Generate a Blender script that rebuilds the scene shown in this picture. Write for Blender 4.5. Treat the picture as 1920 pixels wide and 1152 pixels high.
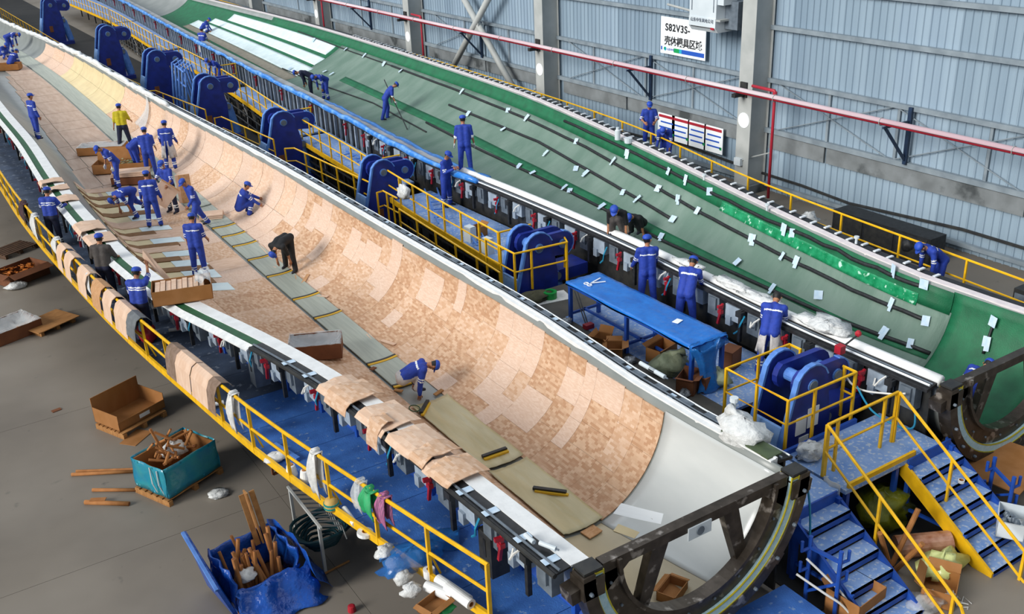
import bpy, bmesh, math, random
import numpy as np
from mathutils import Vector, Matrix
random.seed(7); rng = np.random.default_rng(7)
for o in list(bpy.data.objects): bpy.data.objects.remove(o)
S = bpy.context.scene
COL = S.collection
# ------------------------------------------------------------------ camera
F_PX, CAM_H = 1880.0, 11.0
_v = np.array([-358-960, -211-576, F_PX]); _Y = _v/np.linalg.norm(_v)          # hall's length axis
_U = np.cross(_Y, np.array([1, -.045, 0.])); _U /= np.linalg.norm(_U)
if _U[1] > 0: _U = -_U
_X = np.cross(_Y, _U); _X /= np.linalg.norm(_X)
RW = np.array([_X, _Y, _U]); CW = np.array([0, 0, CAM_H])
cam = bpy.data.cameras.new('camera'); co = bpy.data.objects.new('camera', cam); COL.objects.link(co)
cam.sensor_width = 36; cam.lens = F_PX/1920*36; cam.clip_end = 400; cam.clip_start = .1
M3 = np.array([RW[:, 0], -RW[:, 1], -RW[:, 2]]).T
co.matrix_world = Matrix.Translation(CW.tolist()) @ Matrix(M3.tolist()).to_4x4()
S.camera = co
# ------------------------------------------------------------------ light
W = bpy.data.worlds.new('world'); S.world = W; W.use_nodes = True
bg = W.node_tree.nodes['Background']; bg.inputs[0].default_value = (.80, .89, 1, 1); bg.inputs[1].default_value = .36
sl = bpy.data.lights.new('sun', 'SUN'); sl.energy = 3.5; sl.angle = math.radians(26); sl.color = (1, .97, .92)
so = bpy.data.objects.new('sun', sl); COL.objects.link(so); so.location = (-20, 10, 30)
so.rotation_euler = Vector((.90, .03, -.40)).to_track_quat('-Z', 'Y').to_euler()
al = bpy.data.lights.new('overhead_fill', 'AREA'); al.shape = 'RECTANGLE'; al.size = 9; al.size_y = 120; al.energy = 4600; al.color = (.9, .95, 1)
ao = bpy.data.objects.new('overhead_fill', al); COL.objects.link(ao); ao.location = (12, 60, 16)      # unseen fill light added over the gangway to brighten decks and stairs
S.view_settings.view_transform = 'Standard'; S.view_settings.look = 'None'
S.view_settings.gamma = 1; S.view_settings.use_curve_mapping = False
S.view_settings.exposure = 0.0
# ------------------------------------------------------------------ measuring helpers (pixel -> place in the hall)
def ray(px, py): return RW @ np.array([px-960, py-576, F_PX])
def P(px, py, z):
    d = ray(px, py); return CW + d*(z-CAM_H)/d[2]
def PX(px, py, x):
    d = ray(px, py); return CW + d*(x/d[0])
def PY(px, py, y):
    d = ray(px, py); return CW + d*(y/d[1])
# ------------------------------------------------------------------ mesh helpers
def wloc(o):
    v = Vector((0, 0, 0))
    while o is not None: v += o.location; o = o.parent
    return np.array(v)
def ortho(d):
    d = np.asarray(d, float); d = d/np.linalg.norm(d)
    a = np.array([0, 0, 1.]) if abs(d[2]) < .95 else np.array([1., 0, 0])
    u = np.cross(a, d); u /= np.linalg.norm(u); return d, u, np.cross(d, u)
class MB:
    def __init__(s): s.v = []; s.f = []; s.m = []
    def add(s, vs, fs, m=0):
        b = len(s.v); s.v += [tuple(map(float, p)) for p in vs]
        for f in fs: s.f.append(tuple(b+i for i in f)); s.m.append(m)
        return s
    def box(s, c, d, rz=0, m=0, R=None):
        x, y, z = d[0]/2, d[1]/2, d[2]/2
        p = np.array([(-x,-y,-z),(x,-y,-z),(x,y,-z),(-x,y,-z),(-x,-y,z),(x,-y,z),(x,y,z),(-x,y,z)])
        if R is None:
            cz, sz = math.cos(rz), math.sin(rz); R = np.array([[cz,-sz,0],[sz,cz,0],[0,0,1]])
        return s.add(p @ np.asarray(R).T + np.array(c), [(0,3,2,1),(4,5,6,7),(0,1,5,4),(1,2,6,5),(2,3,7,6),(3,0,4,7)], m)
    def bar(s, a, b, w, h=None, m=0):
        """square bar from a to b, w across, h in the up direction"""
        a = np.array(a, float); b = np.array(b, float); h = h or w
        d, u, v = ortho(b-a); u = u*w/2; v = v*h/2
        p = [a-u-v, a+u-v, a+u+v, a-u+v, b-u-v, b+u-v, b+u+v, b-u+v]
        return s.add(p, [(0,3,2,1),(4,5,6,7),(0,1,5,4),(1,2,6,5),(2,3,7,6),(3,0,4,7)], m)
    def tube(s, path, r, n=8, m=0, cap=True, r2=None, closed=False):
        path = [np.array(p, float) for p in path]; k = len(path); vs = []
        prev = None
        for i, p in enumerate(path):
            if closed: t = path[(i+1) % k]-path[i-1]
            else: t = path[min(i+1, k-1)]-path[max(i-1, 0)]
            d, u, v = ortho(t)
            if prev is not None:
                u = prev-d*np.dot(prev, d); u /= np.linalg.norm(u)+1e-9; v = np.cross(d, u)
            prev = u
            rr = (r if r2 is None else r+(r2-r)*i/(k-1)) if not isinstance(r, (list, tuple)) else r[i]
            for j in range(n):
                a = 2*math.pi*(j+.5)/n; vs.append(p+rr*(math.cos(a)*u+math.sin(a)*v))
        fs = []
        for i in range(k if closed else k-1):
            for j in range(n):
                a = i*n+j; b = i*n+(j+1) % n; i2 = (i+1) % k
                fs.append((a, b, i2*n+(j+1) % n, i2*n+j))
        if cap and not closed: fs += [tuple(range(n-1, -1, -1)), tuple((k-1)*n+j for j in range(n))]
        return s.add(vs, fs, m)
    def lathe(s, base, prof, n=12, m=0, axis=(0, 0, 1), cap=True):
        d, u, v = ortho(axis); base = np.array(base, float); vs = []
        for r, z in prof:
            for j in range(n):
                a = 2*math.pi*j/n; vs.append(base+d*z+r*(math.cos(a)*u+math.sin(a)*v))
        fs = [(i*n+j, i*n+(j+1) % n, (i+1)*n+(j+1) % n, (i+1)*n+j) for i in range(len(prof)-1) for j in range(n)]
        if cap: fs += [tuple(range(n-1, -1, -1)), tuple((len(prof)-1)*n+j for j in range(n))]
        return s.add(vs, fs, m)
    def prism(s, pts, off, m=0):
        """polygon (3D points) swept by vector off"""
        pts = [np.array(p, float) for p in pts]; off = np.array(off, float); n = len(pts)
        fs = [tuple(range(n-1, -1, -1)), tuple(range(n, 2*n))]+[(i, (i+1) % n, n+(i+1) % n, n+i) for i in range(n)]
        return s.add(pts+[p+off for p in pts], fs, m)
    def grid(s, A, m=0, thick=0, nrm=None):
        """A: array (k,l,3). thick>0 makes a closed slab, offset along nrm (k,l,3) or one vector"""
        A = np.asarray(A, float); k, l, _ = A.shape
        fs = [(i*l+j, i*l+j+1, (i+1)*l+j+1, (i+1)*l+j) for i in range(k-1) for j in range(l-1)]
        if not thick: return s.add(A.reshape(-1, 3), fs, m)
        N = np.broadcast_to(np.asarray((0, 0, 1.) if nrm is None else nrm, float), A.shape)
        B = A+N*thick; o = k*l
        f2 = [tuple(o+q for q in f) for f in fs]; f1 = [f[::-1] for f in fs]
        rim = [i*l for i in range(k)]+[(k-1)*l+j for j in range(1, l)]+[i*l+l-1 for i in range(k-2, -1, -1)]+[j for j in range(l-2, 0, -1)]
        f3 = [(rim[i], rim[(i+1) % len(rim)], o+rim[(i+1) % len(rim)], o+rim[i]) for i in range(len(rim))]
        return s.add(np.concatenate([A.reshape(-1, 3), B.reshape(-1, 3)]), f1+f2+f3, m)
    def mesh(s, name, mats, off=(0, 0, 0), smooth=False):
        me = bpy.data.meshes.new(name); off = np.array(off)
        me.from_pydata([tuple(np.array(p)-off) for p in s.v], [], s.f)
        for x in (mats if isinstance(mats, (list, tuple)) else [mats]): me.materials.append(x)
        me.polygons.foreach_set('material_index', s.m)
        bm = bmesh.new(); bm.from_mesh(me); bmesh.ops.recalc_face_normals(bm, faces=bm.faces[:]); bm.to_mesh(me); bm.free()
        if smooth: me.polygons.foreach_set('use_smooth', [True]*len(me.polygons))
        me.update(); return me
    def build(s, name, mats, parent=None, smooth=False, loc=None, local=False):
        """coordinates are world coordinates unless local"""
        if parent is not None:
            off = (0, 0, 0) if local else wloc(parent)
        else:
            if loc is None:
                a = np.array(s.v); loc = ((a[:, 0].min()+a[:, 0].max())/2, (a[:, 1].min()+a[:, 1].max())/2, a[:, 2].min())
            off = (0, 0, 0) if local else loc
        o = bpy.data.objects.new(name, s.mesh(name, mats, off, smooth)); COL.objects.link(o)
        if parent is not None: o.parent = parent
        else: o.location = loc
        return o
def tag(o, label=None, cat=None, group=None, kind=None):
    if label: o['label'] = label
    if cat: o['category'] = cat
    if group: o['group'] = group
    if kind: o['kind'] = kind
    return o
def thing(name, label, cat, loc=(0, 0, 0), group=None, rz=0):
    o = bpy.data.objects.new(name, None); COL.objects.link(o); o.empty_display_size = .2
    o.location = tuple(map(float, loc)); o.rotation_euler = (0, 0, rz); return tag(o, label, cat, group)
def copy_tree(o, parent=None):
    c = o.copy(); COL.objects.link(c)
    if parent is not None: c.parent = parent
    for ch in list(o.children): copy_tree(ch, c)
    return c
def share(o, parent, loc, rz=0):
    """another piece that shares mesh data with o"""
    c = o.copy(); COL.objects.link(c); c.parent = parent; c.location = loc; c.rotation_euler = (0, 0, rz); return c
# ------------------------------------------------------------------ materials
def col(c):
    if isinstance(c, str):
        c = c.lstrip('#'); c = [int(c[i:i+2], 16)/255 for i in (0, 2, 4)]
        c = [x/12.92 if x <= .04045 else ((x+.055)/1.055)**2.4 for x in c]
    return (c[0], c[1], c[2], 1)
MATS = {}
def mk(name, c1, c2=None, rough=.6, metal=0, scale=6, bump=0, bscale=None, alpha=1, stretch=(1, 1, 1), detail=4, lo=.35, hi=.65, trans=0, emit=None, coat=0, spots=None):
    m = bpy.data.materials.new(name); m.use_nodes = True; nt = m.node_tree; b = nt.nodes['Principled BSDF']
    L = nt.links.new; N = nt.nodes.new
    b.inputs['Roughness'].default_value = rough; b.inputs['Metallic'].default_value = metal
    b.inputs['Base Color'].default_value = col(c1); b.inputs['Alpha'].default_value = alpha
    if coat: b.inputs['Coat Weight'].default_value = coat
    if trans: b.inputs['Transmission Weight'].default_value = trans
    tc = N('ShaderNodeTexCoord'); mp = N('ShaderNodeMapping'); mp.inputs['Scale'].default_value = stretch
    L(tc.outputs['Object'], mp.inputs[0])
    src = None
    if c2 is not None:
        n = N('ShaderNodeTexNoise'); n.inputs['Scale'].default_value = scale; n.inputs['Detail'].default_value = detail
        L(mp.outputs[0], n.inputs['Vector'])
        r = N('ShaderNodeMapRange'); r.inputs[1].default_value = lo; r.inputs[2].default_value = hi; L(n.outputs[0], r.inputs[0])
        x = N('ShaderNodeMix'); x.data_type = 'RGBA'; x.inputs[6].default_value = col(c1); x.inputs[7].default_value = col(c2)
        L(r.outputs[0], x.inputs[0]); src = x.outputs[2]
    if spots:
        sc, c3, th = spots
        n = N('ShaderNodeTexNoise'); n.inputs['Scale'].default_value = sc; n.inputs['Detail'].default_value = 6
        L(tc.outputs['Object'], n.inputs['Vector'])
        r = N('ShaderNodeMapRange'); r.inputs[1].default_value = th; r.inputs[2].default_value = th+.08; L(n.outputs[0], r.inputs[0])
        x = N('ShaderNodeMix'); x.data_type = 'RGBA'; x.inputs[7].default_value = col(c3)
        if src: L(src, x.inputs[6])
        else: x.inputs[6].default_value = col(c1)
        L(r.outputs[0], x.inputs[0]); src = x.outputs[2]
    if src: L(src, b.inputs['Base Color'])
    if bump:
        n = N('ShaderNodeTexNoise'); n.inputs['Scale'].default_value = bscale or scale*3; n.inputs['Detail'].default_value = 5
        L(mp.outputs[0], n.inputs['Vector'])
        q = N('ShaderNodeBump'); q.inputs['Strength'].default_value = bump; q.inputs['Distance'].default_value = .03
        L(n.outputs[0], q.inputs['Height']); L(q.outputs[0], b.inputs['Normal'])
    if emit:
        b.inputs['Emission Color'].default_value = col(emit[0]); b.inputs['Emission Strength'].default_value = emit[1]
    MATS[name] = m; return m
def brickmat(name, c1, c2, c3, scale, rough=.75, off=.5, mortar=.0, w=.5, h=.25, var=None):
    """small end-grain blocks"""
    m = bpy.data.materials.new(name); m.use_nodes = True; nt = m.node_tree; b = nt.nodes['Principled BSDF']; L = nt.links.new; N = nt.nodes.new
    b.inputs['Roughness'].default_value = rough
    tc = N('ShaderNodeTexCoord'); br = N('ShaderNodeTexBrick'); L(tc.outputs['UV'], br.inputs['Vector'])
    br.inputs['Scale'].default_value = scale; br.inputs['Mortar Size'].default_value = mortar; br.offset = off
    br.inputs['Brick Width'].default_value = w; br.inputs['Row Height'].default_value = h; br.inputs['Bias'].default_value = -.15
    br.inputs['Color1'].default_value = col(c1); br.inputs['Color2'].default_value = col(c2); br.inputs['Mortar'].default_value = col(c3)
    n = N('ShaderNodeTexNoise'); n.inputs['Scale'].default_value = 1.7; n.inputs['Detail'].default_value = 5; L(tc.outputs['UV'], n.inputs['Vector'])
    r = N('ShaderNodeMapRange'); r.inputs[1].default_value = .4; r.inputs[2].default_value = .75; L(n.outputs[0], r.inputs[0])
    x = N('ShaderNodeMix'); x.data_type = 'RGBA'; x.inputs[7].default_value = col(c3); L(br.outputs[0], x.inputs[6])
    f = N('ShaderNodeMath'); f.operation = 'MULTIPLY'; f.inputs[1].default_value = .35; L(r.outputs[0], f.inputs[0]); L(f.outputs[0], x.inputs[0])
    L(x.outputs[2], b.inputs['Base Color']); MATS[name] = m; return m
M_yellow = mk('yellow_paint', '#f0bc14', '#dba80f', rough=.45, scale=5)
M_blue = mk('blue_paint', '#1c4fae', '#1a4496', rough=.45, scale=4)
M_hinge = mk('hinge_blue', '#1b2f8c', '#16266f', rough=.45, scale=3)
M_lblue = mk('light_blue_paint', '#5d8cd4', '#4a78c4', rough=.5, scale=6)
M_deck = mk('blue_checker_deck', '#4076c6', '#3463ae', rough=.55, scale=3, bump=.25, bscale=45, spots=(9, '#7f9bc4', .62))
M_deckdust = mk('dusty_blue_deck', '#8ba6cf', '#6189c6', rough=.7, scale=2.2, bump=.2, bscale=45, lo=.3, hi=.7, spots=(14, '#aebbcd', .55))
M_white = mk('white_film', '#e6e8e8', '#d2d6d8', rough=.5, scale=7, bump=.35, bscale=14)
M_foam = mk('white_strip', '#eceeee', '#e0e2e2', rough=.6, scale=5, bump=.12)
M_black = mk('black_trim', '#15171a', '#26282c', rough=.55, scale=9)
M_dark = mk('dark_steel', '#2b2d2f', '#3b3b39', rough=.55, metal=.3, scale=6)
M_grey = mk('grey_steel', '#76818c', '#5f6a75', rough=.5, metal=.2, scale=5)
M_lgrey = mk('light_grey_steel', '#a3b2c2', '#8f9dac', rough=.5, scale=5)
M_red = mk('red_paint', '#b3202e', '#98182a', rough=.45, scale=6)
M_tape = mk('pale_tape', '#b9d3ea', '#cfe0ef', rough=.6, scale=8)
M_tapew = mk('white_tape', '#e9eef2', '#d6dee4', rough=.6, scale=8)
M_gelcoat = mk('mould_gelcoat', '#8d9290', '#7f8583', rough=.35, scale=1.2)
M_film = mk('glossy_film', '#c9cdcc', '#babfbf', rough=.22, scale=1.3, bump=.15, bscale=3, stretch=(1, .35, 1))
M_green = mk('green_mesh', '#0f6b45', '#0c5a3a', rough=.6, scale=3, bump=.2, bscale=40)
M_greyg = mk('grey_green_mesh', '#748a7f', '#5f7a6d', rough=.6, scale=1.2, bump=.7, bscale=5, stretch=(.5, 1.2, .5))
M_wfab = mk('white_fabric', '#dfeef0', '#d0e2e6', rough=.7, scale=3)
M_cream = mk('cream_laminate', '#dccba0', '#d2c096', rough=.6, scale=2)
M_spar = mk('grey_green_plate', '#a4aba0', '#949c92', rough=.5, scale=2, stretch=(8, .4, 1))
M_card = mk('cardboard', '#a26f40', '#93622f', rough=.85, scale=3)
M_cardd = mk('dark_cardboard', '#7a4a2c', '#6a3f25', rough=.85, scale=3)
M_kraft = mk('kraft_panel', '#8e6a47', '#7d5a3a', rough=.85, scale=9, stretch=(1, 3, 1))
M_pink = mk('pale_balsa', '#dcbfa8', '#d0ae94', rough=.8, scale=4, stretch=(1, 2.5, 1))
M_balsa = mk('tan_balsa', '#c79b72', '#b58558', rough=.8, scale=14, stretch=(1, 2, 1))
M_wood = mk('raw_wood', '#b07f4a', '#946536', rough=.8, scale=5, stretch=(1, 6, 1))
M_tubec = mk('paper_tube', '#b07742', '#9c6534', rough=.8, scale=6)
M_bluefilm = mk('blue_plastic_film', '#1d56b0', '#17459a', rough=.22, scale=4, bump=1.0, bscale=9)
M_bluethin = mk('thin_blue_film', '#2c7cc9', '#2269b8', rough=.2, scale=4, bump=.5, bscale=8, alpha=.6)
M_teal = mk('teal_film', '#1d7fa0', '#2a8f9a', rough=.22, scale=3, bump=.5, bscale=6)
M_clear = mk('clear_plastic', '#e8ecee', '#dfe5e8', rough=.25, scale=5, bump=.6, bscale=9, alpha=.34)
M_bagw = mk('white_plastic_bag', '#dcdcda', '#c9cac8', rough=.4, scale=6, bump=.6, bscale=10)
M_bagg = mk('green_grey_sack', '#9aa386', '#7f8a6e', rough=.55, scale=4, bump=1.0, bscale=7)
M_bago = mk('olive_bag', '#6f7414', '#535a12', rough=.3, scale=4, bump=.6, bscale=9)
M_colm = mk('column_paint', '#b3b6b4', '#a4a8a6', rough=.6, scale=1.5)
M_girt = mk('girt_steel', '#8b979f', '#75818a', rough=.5, scale=2)
M_navy = mk('navy_steel', '#1c3350', '#16283f', rough=.5, scale=4)
M_ac = mk('appliance_white', '#d5dde2', '#c6d0d6', rough=.5, scale=1)
M_pipe = mk('red_pipe', '#b52a3c', '#a12233', rough=.45, scale=2)
M_ink = mk('black_ink', '#15171c', rough=.7)
M_wsign = mk('sign_white', '#eef3f6', rough=.5)
M_bsign = mk('sign_blue', '#2456b8', rough=.5)
M_gsign = mk('sign_green', '#0f9a55', rough=.5)
M_csign = mk('sign_cyan', '#2aa7c4', rough=.5)
M_rsign = mk('sign_red', '#a52434', rough=.5)
M_crete = mk('concrete_strip', '#7f8588', '#676c6e', rough=.85, scale=1.3, detail=8, spots=(.8, '#3f4446', .58))
M_bronze = mk('root_ring_steel', '#3b342d', '#524a42', rough=.4, metal=.55, scale=5, spots=(4, '#9a938c', .6))
M_seal = mk('pale_blue_seal', '#a9cdd6', '#c2dde2', rough=.5, scale=14, bump=.3)
M_yseal = mk('yellow_sealant', '#c7b21c', '#a5a12c', rough=.5, scale=9)
M_hosebl = mk('blue_hose', '#2a8fb5', rough=.4)
M_hosew = mk('white_hose', '#d8d8d4', rough=.5)
M_teald = mk('dark_teal_hose', '#0d3b42', '#123f4a', rough=.5)
M_orange = mk('orange_paper', '#c9741e', '#b0601a', rough=.7, scale=9)
B_tan = brickmat('balsa_blocks_tan', '#b58b6a', '#d9ba9d', '#c49c7a', 5.2)
B_mid = brickmat('balsa_blocks_mid', '#c39c7c', '#dcc0a8', '#cda98a', 5.2)
B_light = brickmat('balsa_blocks_light', '#d2b49e', '#dfc7b5', '#d2b29b', 6.5, h=.12)
B_midp = brickmat('balsa_blocks_pale', '#d2b095', '#e0c6b0', '#d5b49b', 5.2)
M_tablefilm = mk('table_blue_film', '#1f76cf', '#1a66bb', rough=.25, scale=3, bump=.6, bscale=8)
M_slate = mk('slate_blue_deck', '#44546e', '#354257', rough=.65, scale=1.6, bump=.15, bscale=40, spots=(7, '#7e8a9c', .6))
M_crumple = mk('crumpled_white', '#dcdedd', '#c6c9c9', rough=.35, scale=6, bump=1.0, bscale=12)
# ------------------------------------------------------------------ floor and far walls
def floor_mat():
    m = mk('concrete_floor', '#827a6f', '#716a61', rough=.62, scale=.35, detail=8, lo=.3, hi=.7, spots=(2.3, '#55514b', .66))
    nt = m.node_tree; b = nt.nodes['Principled BSDF']; N = nt.nodes.new; L = nt.links.new
    src = b.inputs['Base Color'].links[0].from_socket
    tc = N('ShaderNodeTexCoord'); sp = N('ShaderNodeSeparateXYZ'); L(tc.outputs['Object'], sp.inputs[0])
    n = N('ShaderNodeTexNoise'); n.inputs['Scale'].default_value = .25; n.inputs['Detail'].default_value = 4; L(tc.outputs['Object'], n.inputs[0])
    mixs = []
    r = N('ShaderNodeMapRange'); r.inputs[1].default_value = .42; r.inputs[2].default_value = .68; L(n.outputs[0], r.inputs[0])
    x = N('ShaderNodeMix'); x.data_type = 'RGBA'; x.inputs[7].default_value = col('#938c82'); L(src, x.inputs[6])
    f = N('ShaderNodeMath'); f.operation = 'MULTIPLY'; f.inputs[1].default_value = .55; L(r.outputs[0], f.inputs[0]); L(f.outputs[0], x.inputs[0])
    L(x.outputs[2], b.inputs['Base Color']); return m
M_floor = floor_mat()
def slab_floor():
    # cast slabs with saw-cut joints between them: one child per slab
    root = MB().box((6, 60, -.16), (64, 160, .2)).build('floor', mk('joint_fill', '#4a4743', rough=.9), loc=(0, 0, 0)); tag(root, kind='structure')
    xs = [-14, -7.0, -1.2, 4.6, 10.4, 16.2, 22.0, 26.0]; ys = [-18, -9, -1.9, 4.1, 10.1, 16.1, 22.1, 28.1, 40, 55, 75, 100, 138]
    for i in range(len(xs)-1):
        for j in range(len(ys)-1):
            g = .008
            MB().box(((xs[i]+xs[i+1])/2, (ys[j]+ys[j+1])/2, -.03), (xs[i+1]-xs[i]-g, ys[j+1]-ys[j]-g, .06)).build('floor_slab', M_floor, root)
slab_floor()
# ---- right-hand wall: ribbed sheets, girts, concrete band
XW = 25.3
def wall():
    M_sheet = [mk('wall_sheet_%s' % n, a, b, rough=.5, scale=.5, stretch=(1, 3, .2), detail=5) for n, a, b in (('a', '#93a7b6', '#8498a8'), ('b', '#9bafbe', '#8b9fb0'), ('c', '#8a9eae', '#7d91a2'))]
    root = MB().box((XW+.32, 60, 5), (.2, 150, 10.4)).build('wall_right', M_grey, loc=(XW, 60, 0)); tag(root, kind='structure')
    # one ribbed sheet, .98 m wide, shared by all
    prof = []
    for k in range(4):
        y = k*.25
        prof += [(0, y), (0, y+.17), (-.035, y+.19), (-.035, y+.225)]
    prof += [(0, .985)]
    protos = []
    for mm in M_sheet:
        b = MB(); A = np.array([[(p[0], p[1], z) for p in prof] for z in (0, 10.2)]); b.grid(A, thick=.02, nrm=(1, 0, 0)); protos.append(b.mesh('wall_sheet', mm))
    for i in range(126):
        o = bpy.data.objects.new('wall_sheet', protos[random.choice((0, 0, 1, 1, 2))]); COL.objects.link(o); o.parent = root
        o.location = (XW+.1-XW, 3+i-60, 0)
    for z, d in ((6.85, .14), (5.55, .14), (3.83, .14), (2.14, .16), (.25, .12)):
        MB().box((XW-.02, 60, z), (.14, 150, d)).build('girt', M_girt, root)
    # dirty concrete band pieces under the lowest girt
    for y0, y1 in ((3, 14.2), (14.3, 21.1), (21.2, 23.6), (24.6, 31.2), (31.3, 35.6), (36.6, 42), (42.1, 47.8), (48.8, 60), (61, 72), (73, 120)):
        MB().box((XW+.02, (y0+y1)/2, 1.78), (.1, y1-y0, .5)).build('concrete_band', M_crete, root)
    # slim vertical posts behind the sheets' lower part and diagonal stays
    for y in (15.6, 18.6, 21.2, 27.5, 30.2, 33.5, 40, 44, 52, 56, 66):
        MB().box((XW+.04, y, 2.9), (.05, .09, 1.7)).build('stud', M_girt, root)
    for y0, y1 in ((23.3, 18.8), (18.6, 14.5), (35.2, 30.4), (30, 25), (47, 42)):
        MB().tube([(XW-.03, y0, 3.75), (XW-.03, y1, 2.2)], .018, 6).build('stay_rod', M_girt, root)
        MB().tube([(XW-.03, y0, 2.2), (XW-.03, y1, 3.75)], .018, 6).build('stay_rod', M_girt, root)
    # wavy cable tray low on the wall
    pts = [(XW-.05, 10+i*2, .62+.12*math.sin(i*.9)+.05*math.sin(i*2.3)) for i in range(30)]
    MB().tube(pts, .05, 6).build('cable_run', M_dark, root)
    b = MB().box((6, 139, 6), (60, .3, 12)).build('wall_back', mk('back_wall', '#8a9aa6', rough=.7)); tag(b, kind='structure')
wall()
# ---- steel columns
LATE = []
YC = [24.0, 36.2, 48.5, 60.8, 73, 85.3, 12.0]
for i, y in enumerate(YC):
    x0 = 24.45
    lab = {24.0: 'pale grey steel column right of the white zone sign', 36.2: 'pale grey steel column between the white crossed braces and the zone sign',
           48.5: 'pale grey steel column left of the white crossed braces', 60.8: 'pale grey steel column at the top edge, second left of the crossed braces', 73: 'pale grey steel column, third left of the crossed braces, near the top',
           85.3: 'pale grey steel column farthest along the wall', 12.0: 'pale grey steel column beyond the right edge of view'}[y]
    if y == 12.0: continue
    t = thing('steel_column', lab, 'column', (x0+.4, y, 0), 'columns along the ribbed wall')
    MB().box((x0+.012, y, 5.1), (.024, .62, 10.2)).build('flange', M_colm, t)
    MB().box((x0+.42, y, 5.1), (.80, .44, 10.2)).build('web', M_colm, t)
    MB().box((x0+.83, y, 5.1), (.024, .62, 10.2)).build('flange', M_colm, t)
    MB().box((x0+.4, y, .15), (1.0, .8, .3)).build('base_plate', M_crete, t)
    if y < 70:
        d = MB().lathe((x0-.001, y, 2.55), [(.26, 0), (.26, .012)], 20, axis=(-1, 0, 0)).build('number_disc', M_wsign, t)
        cu = bpy.data.curves.new('number', 'FONT'); cu.body = {24.0: 'J-24', 36.2: 'J-21', 48.5: 'J-18', 60.8: 'J-15'}[y]; cu.size = .2; cu.align_x = 'CENTER'; cu.align_y = 'CENTER'; cu.extrude = .002
        o = bpy.data.objects.new('number', cu); COL.objects.link(o); o.data.materials.append(M_ink); o.parent = d
        o.location = (-.016, 0, .26); o.rotation_euler = (math.pi/2, 0, -math.pi/2); cu.offset = .006; LATE.append(o)
# ---- fire pipe, brackets, red risers, crossed braces
def fire_pipe():
    zp = 3.6; xp = 24.15
    t = thing('fire_pipe', 'long red fire main with pale dust on top running along the wall', 'pipe', (xp, 60, 0))
    MB().tube([(xp, 4, zp), (xp, 120, zp)], .095, 14).build('pipe', M_pipe, t, smooth=True)
    MB().grid(np.array([[(xp+.097*math.cos(a), y, zp+.097*math.sin(a)) for a in np.linspace(.35, 3.3, 11)] for y in (4, 120)]), thick=.004, nrm=(0, 0, 1)).build('dust_layer', mk('pale_dust', '#dccfd4', '#c9a9b2', rough=.9, scale=.5, stretch=(1, .3, 1)), t, smooth=True)
    for y in np.arange(6, 100, 4.1):
        MB().tube([(xp+.115*math.cos(a), y, zp+.115*math.sin(a)) for a in np.linspace(0, 2*math.pi, 13)[:-1]], .012, 5, closed=True).build('clamp_ring', M_colm, t)
    for i, y in enumerate((18.1, 29.7, 42.2, 54.5)):
        lab = ['navy triangular pipe bracket on the right of the wall', 'navy triangular pipe bracket below the zone sign', 'navy triangular pipe bracket behind the white crossed braces', 'navy triangular pipe bracket left of the crossed braces'][i]
        g = thing('pipe_bracket', lab, 'bracket', (25.1, y, 2.2), 'triangular pipe brackets')
        MB().box((25.18, y, 3.03), (.1, .12, 1.7)).build('post', M_navy, g)
        MB().bar((25.16, y, 2.3), (24.1, y+.02, zp-.13), .07).build('strut', M_navy, g)
        MB().bar((25.16, y, zp-.13), (24.0, y, zp-.13), .06).build('arm', M_navy, g)
    for y in (24.0, 36.2, 48.5, 60.8):
        g = tag(MB().box((24.2, y+.05, zp-.16), (.5, .16, .12)).box((24.42, y+.05, zp-.02), (.06, .3, .5)).build('pipe_shoe', M_dark), 'dark pipe shoe bolted to the column at %s' % {24.0: 'the right of the sign', 36.2: 'the left of the sign', 48.5: 'the left of the crossed braces', 60.8: 'the top edge'}[y], 'pipe shoe', 'pipe shoes on columns')
    for i, (y, zt) in enumerate(((22.55, 3.75), (46.6, 3.75), (59.4, 3.75))):
        lab = ['red riser pipe right of the column beside the sign', 'red riser pipe left of the crossed braces', 'red riser pipe near the top edge of the wall'][i]
        g = thing('red_riser', lab, 'pipe', (24.3, y, 0), 'red riser pipes')
        MB().tube([(24.3, y, .2), (24.3, y, zt), (24.3, y+.02, zt+.04), (24.3, y+1.0, zt+.05)], .05, 10).build('riser', M_pipe, g, smooth=True)
        MB().lathe((24.3, y, zt-.1), [(.07, 0), (.07, .12)], 10).build('collar', M_pipe, g)
    g = thing('cross_brace', 'white tubular crossed braces between two wall columns', 'brace', (24.6, 42, 0))
    ya, yb = 47.6, 37.0
    a1, b1 = PX(990, 200, 24.6), PX(845, -60, 24.6)
    MB().tube([PX(968, 175, 24.7), PX(860, -20, 24.7)], .15, 12).build('tube', M_colm, g, smooth=True)
    MB().tube([PX(846, 132, 24.6), PX(925, -20, 24.6)], .15, 12).build('tube', M_colm, g, smooth=True)
    c = PX(893, 48, 24.62); MB().box(c, (.1, .5, .5)).build('gusset', M_colm, g)
fire_pipe()
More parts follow.
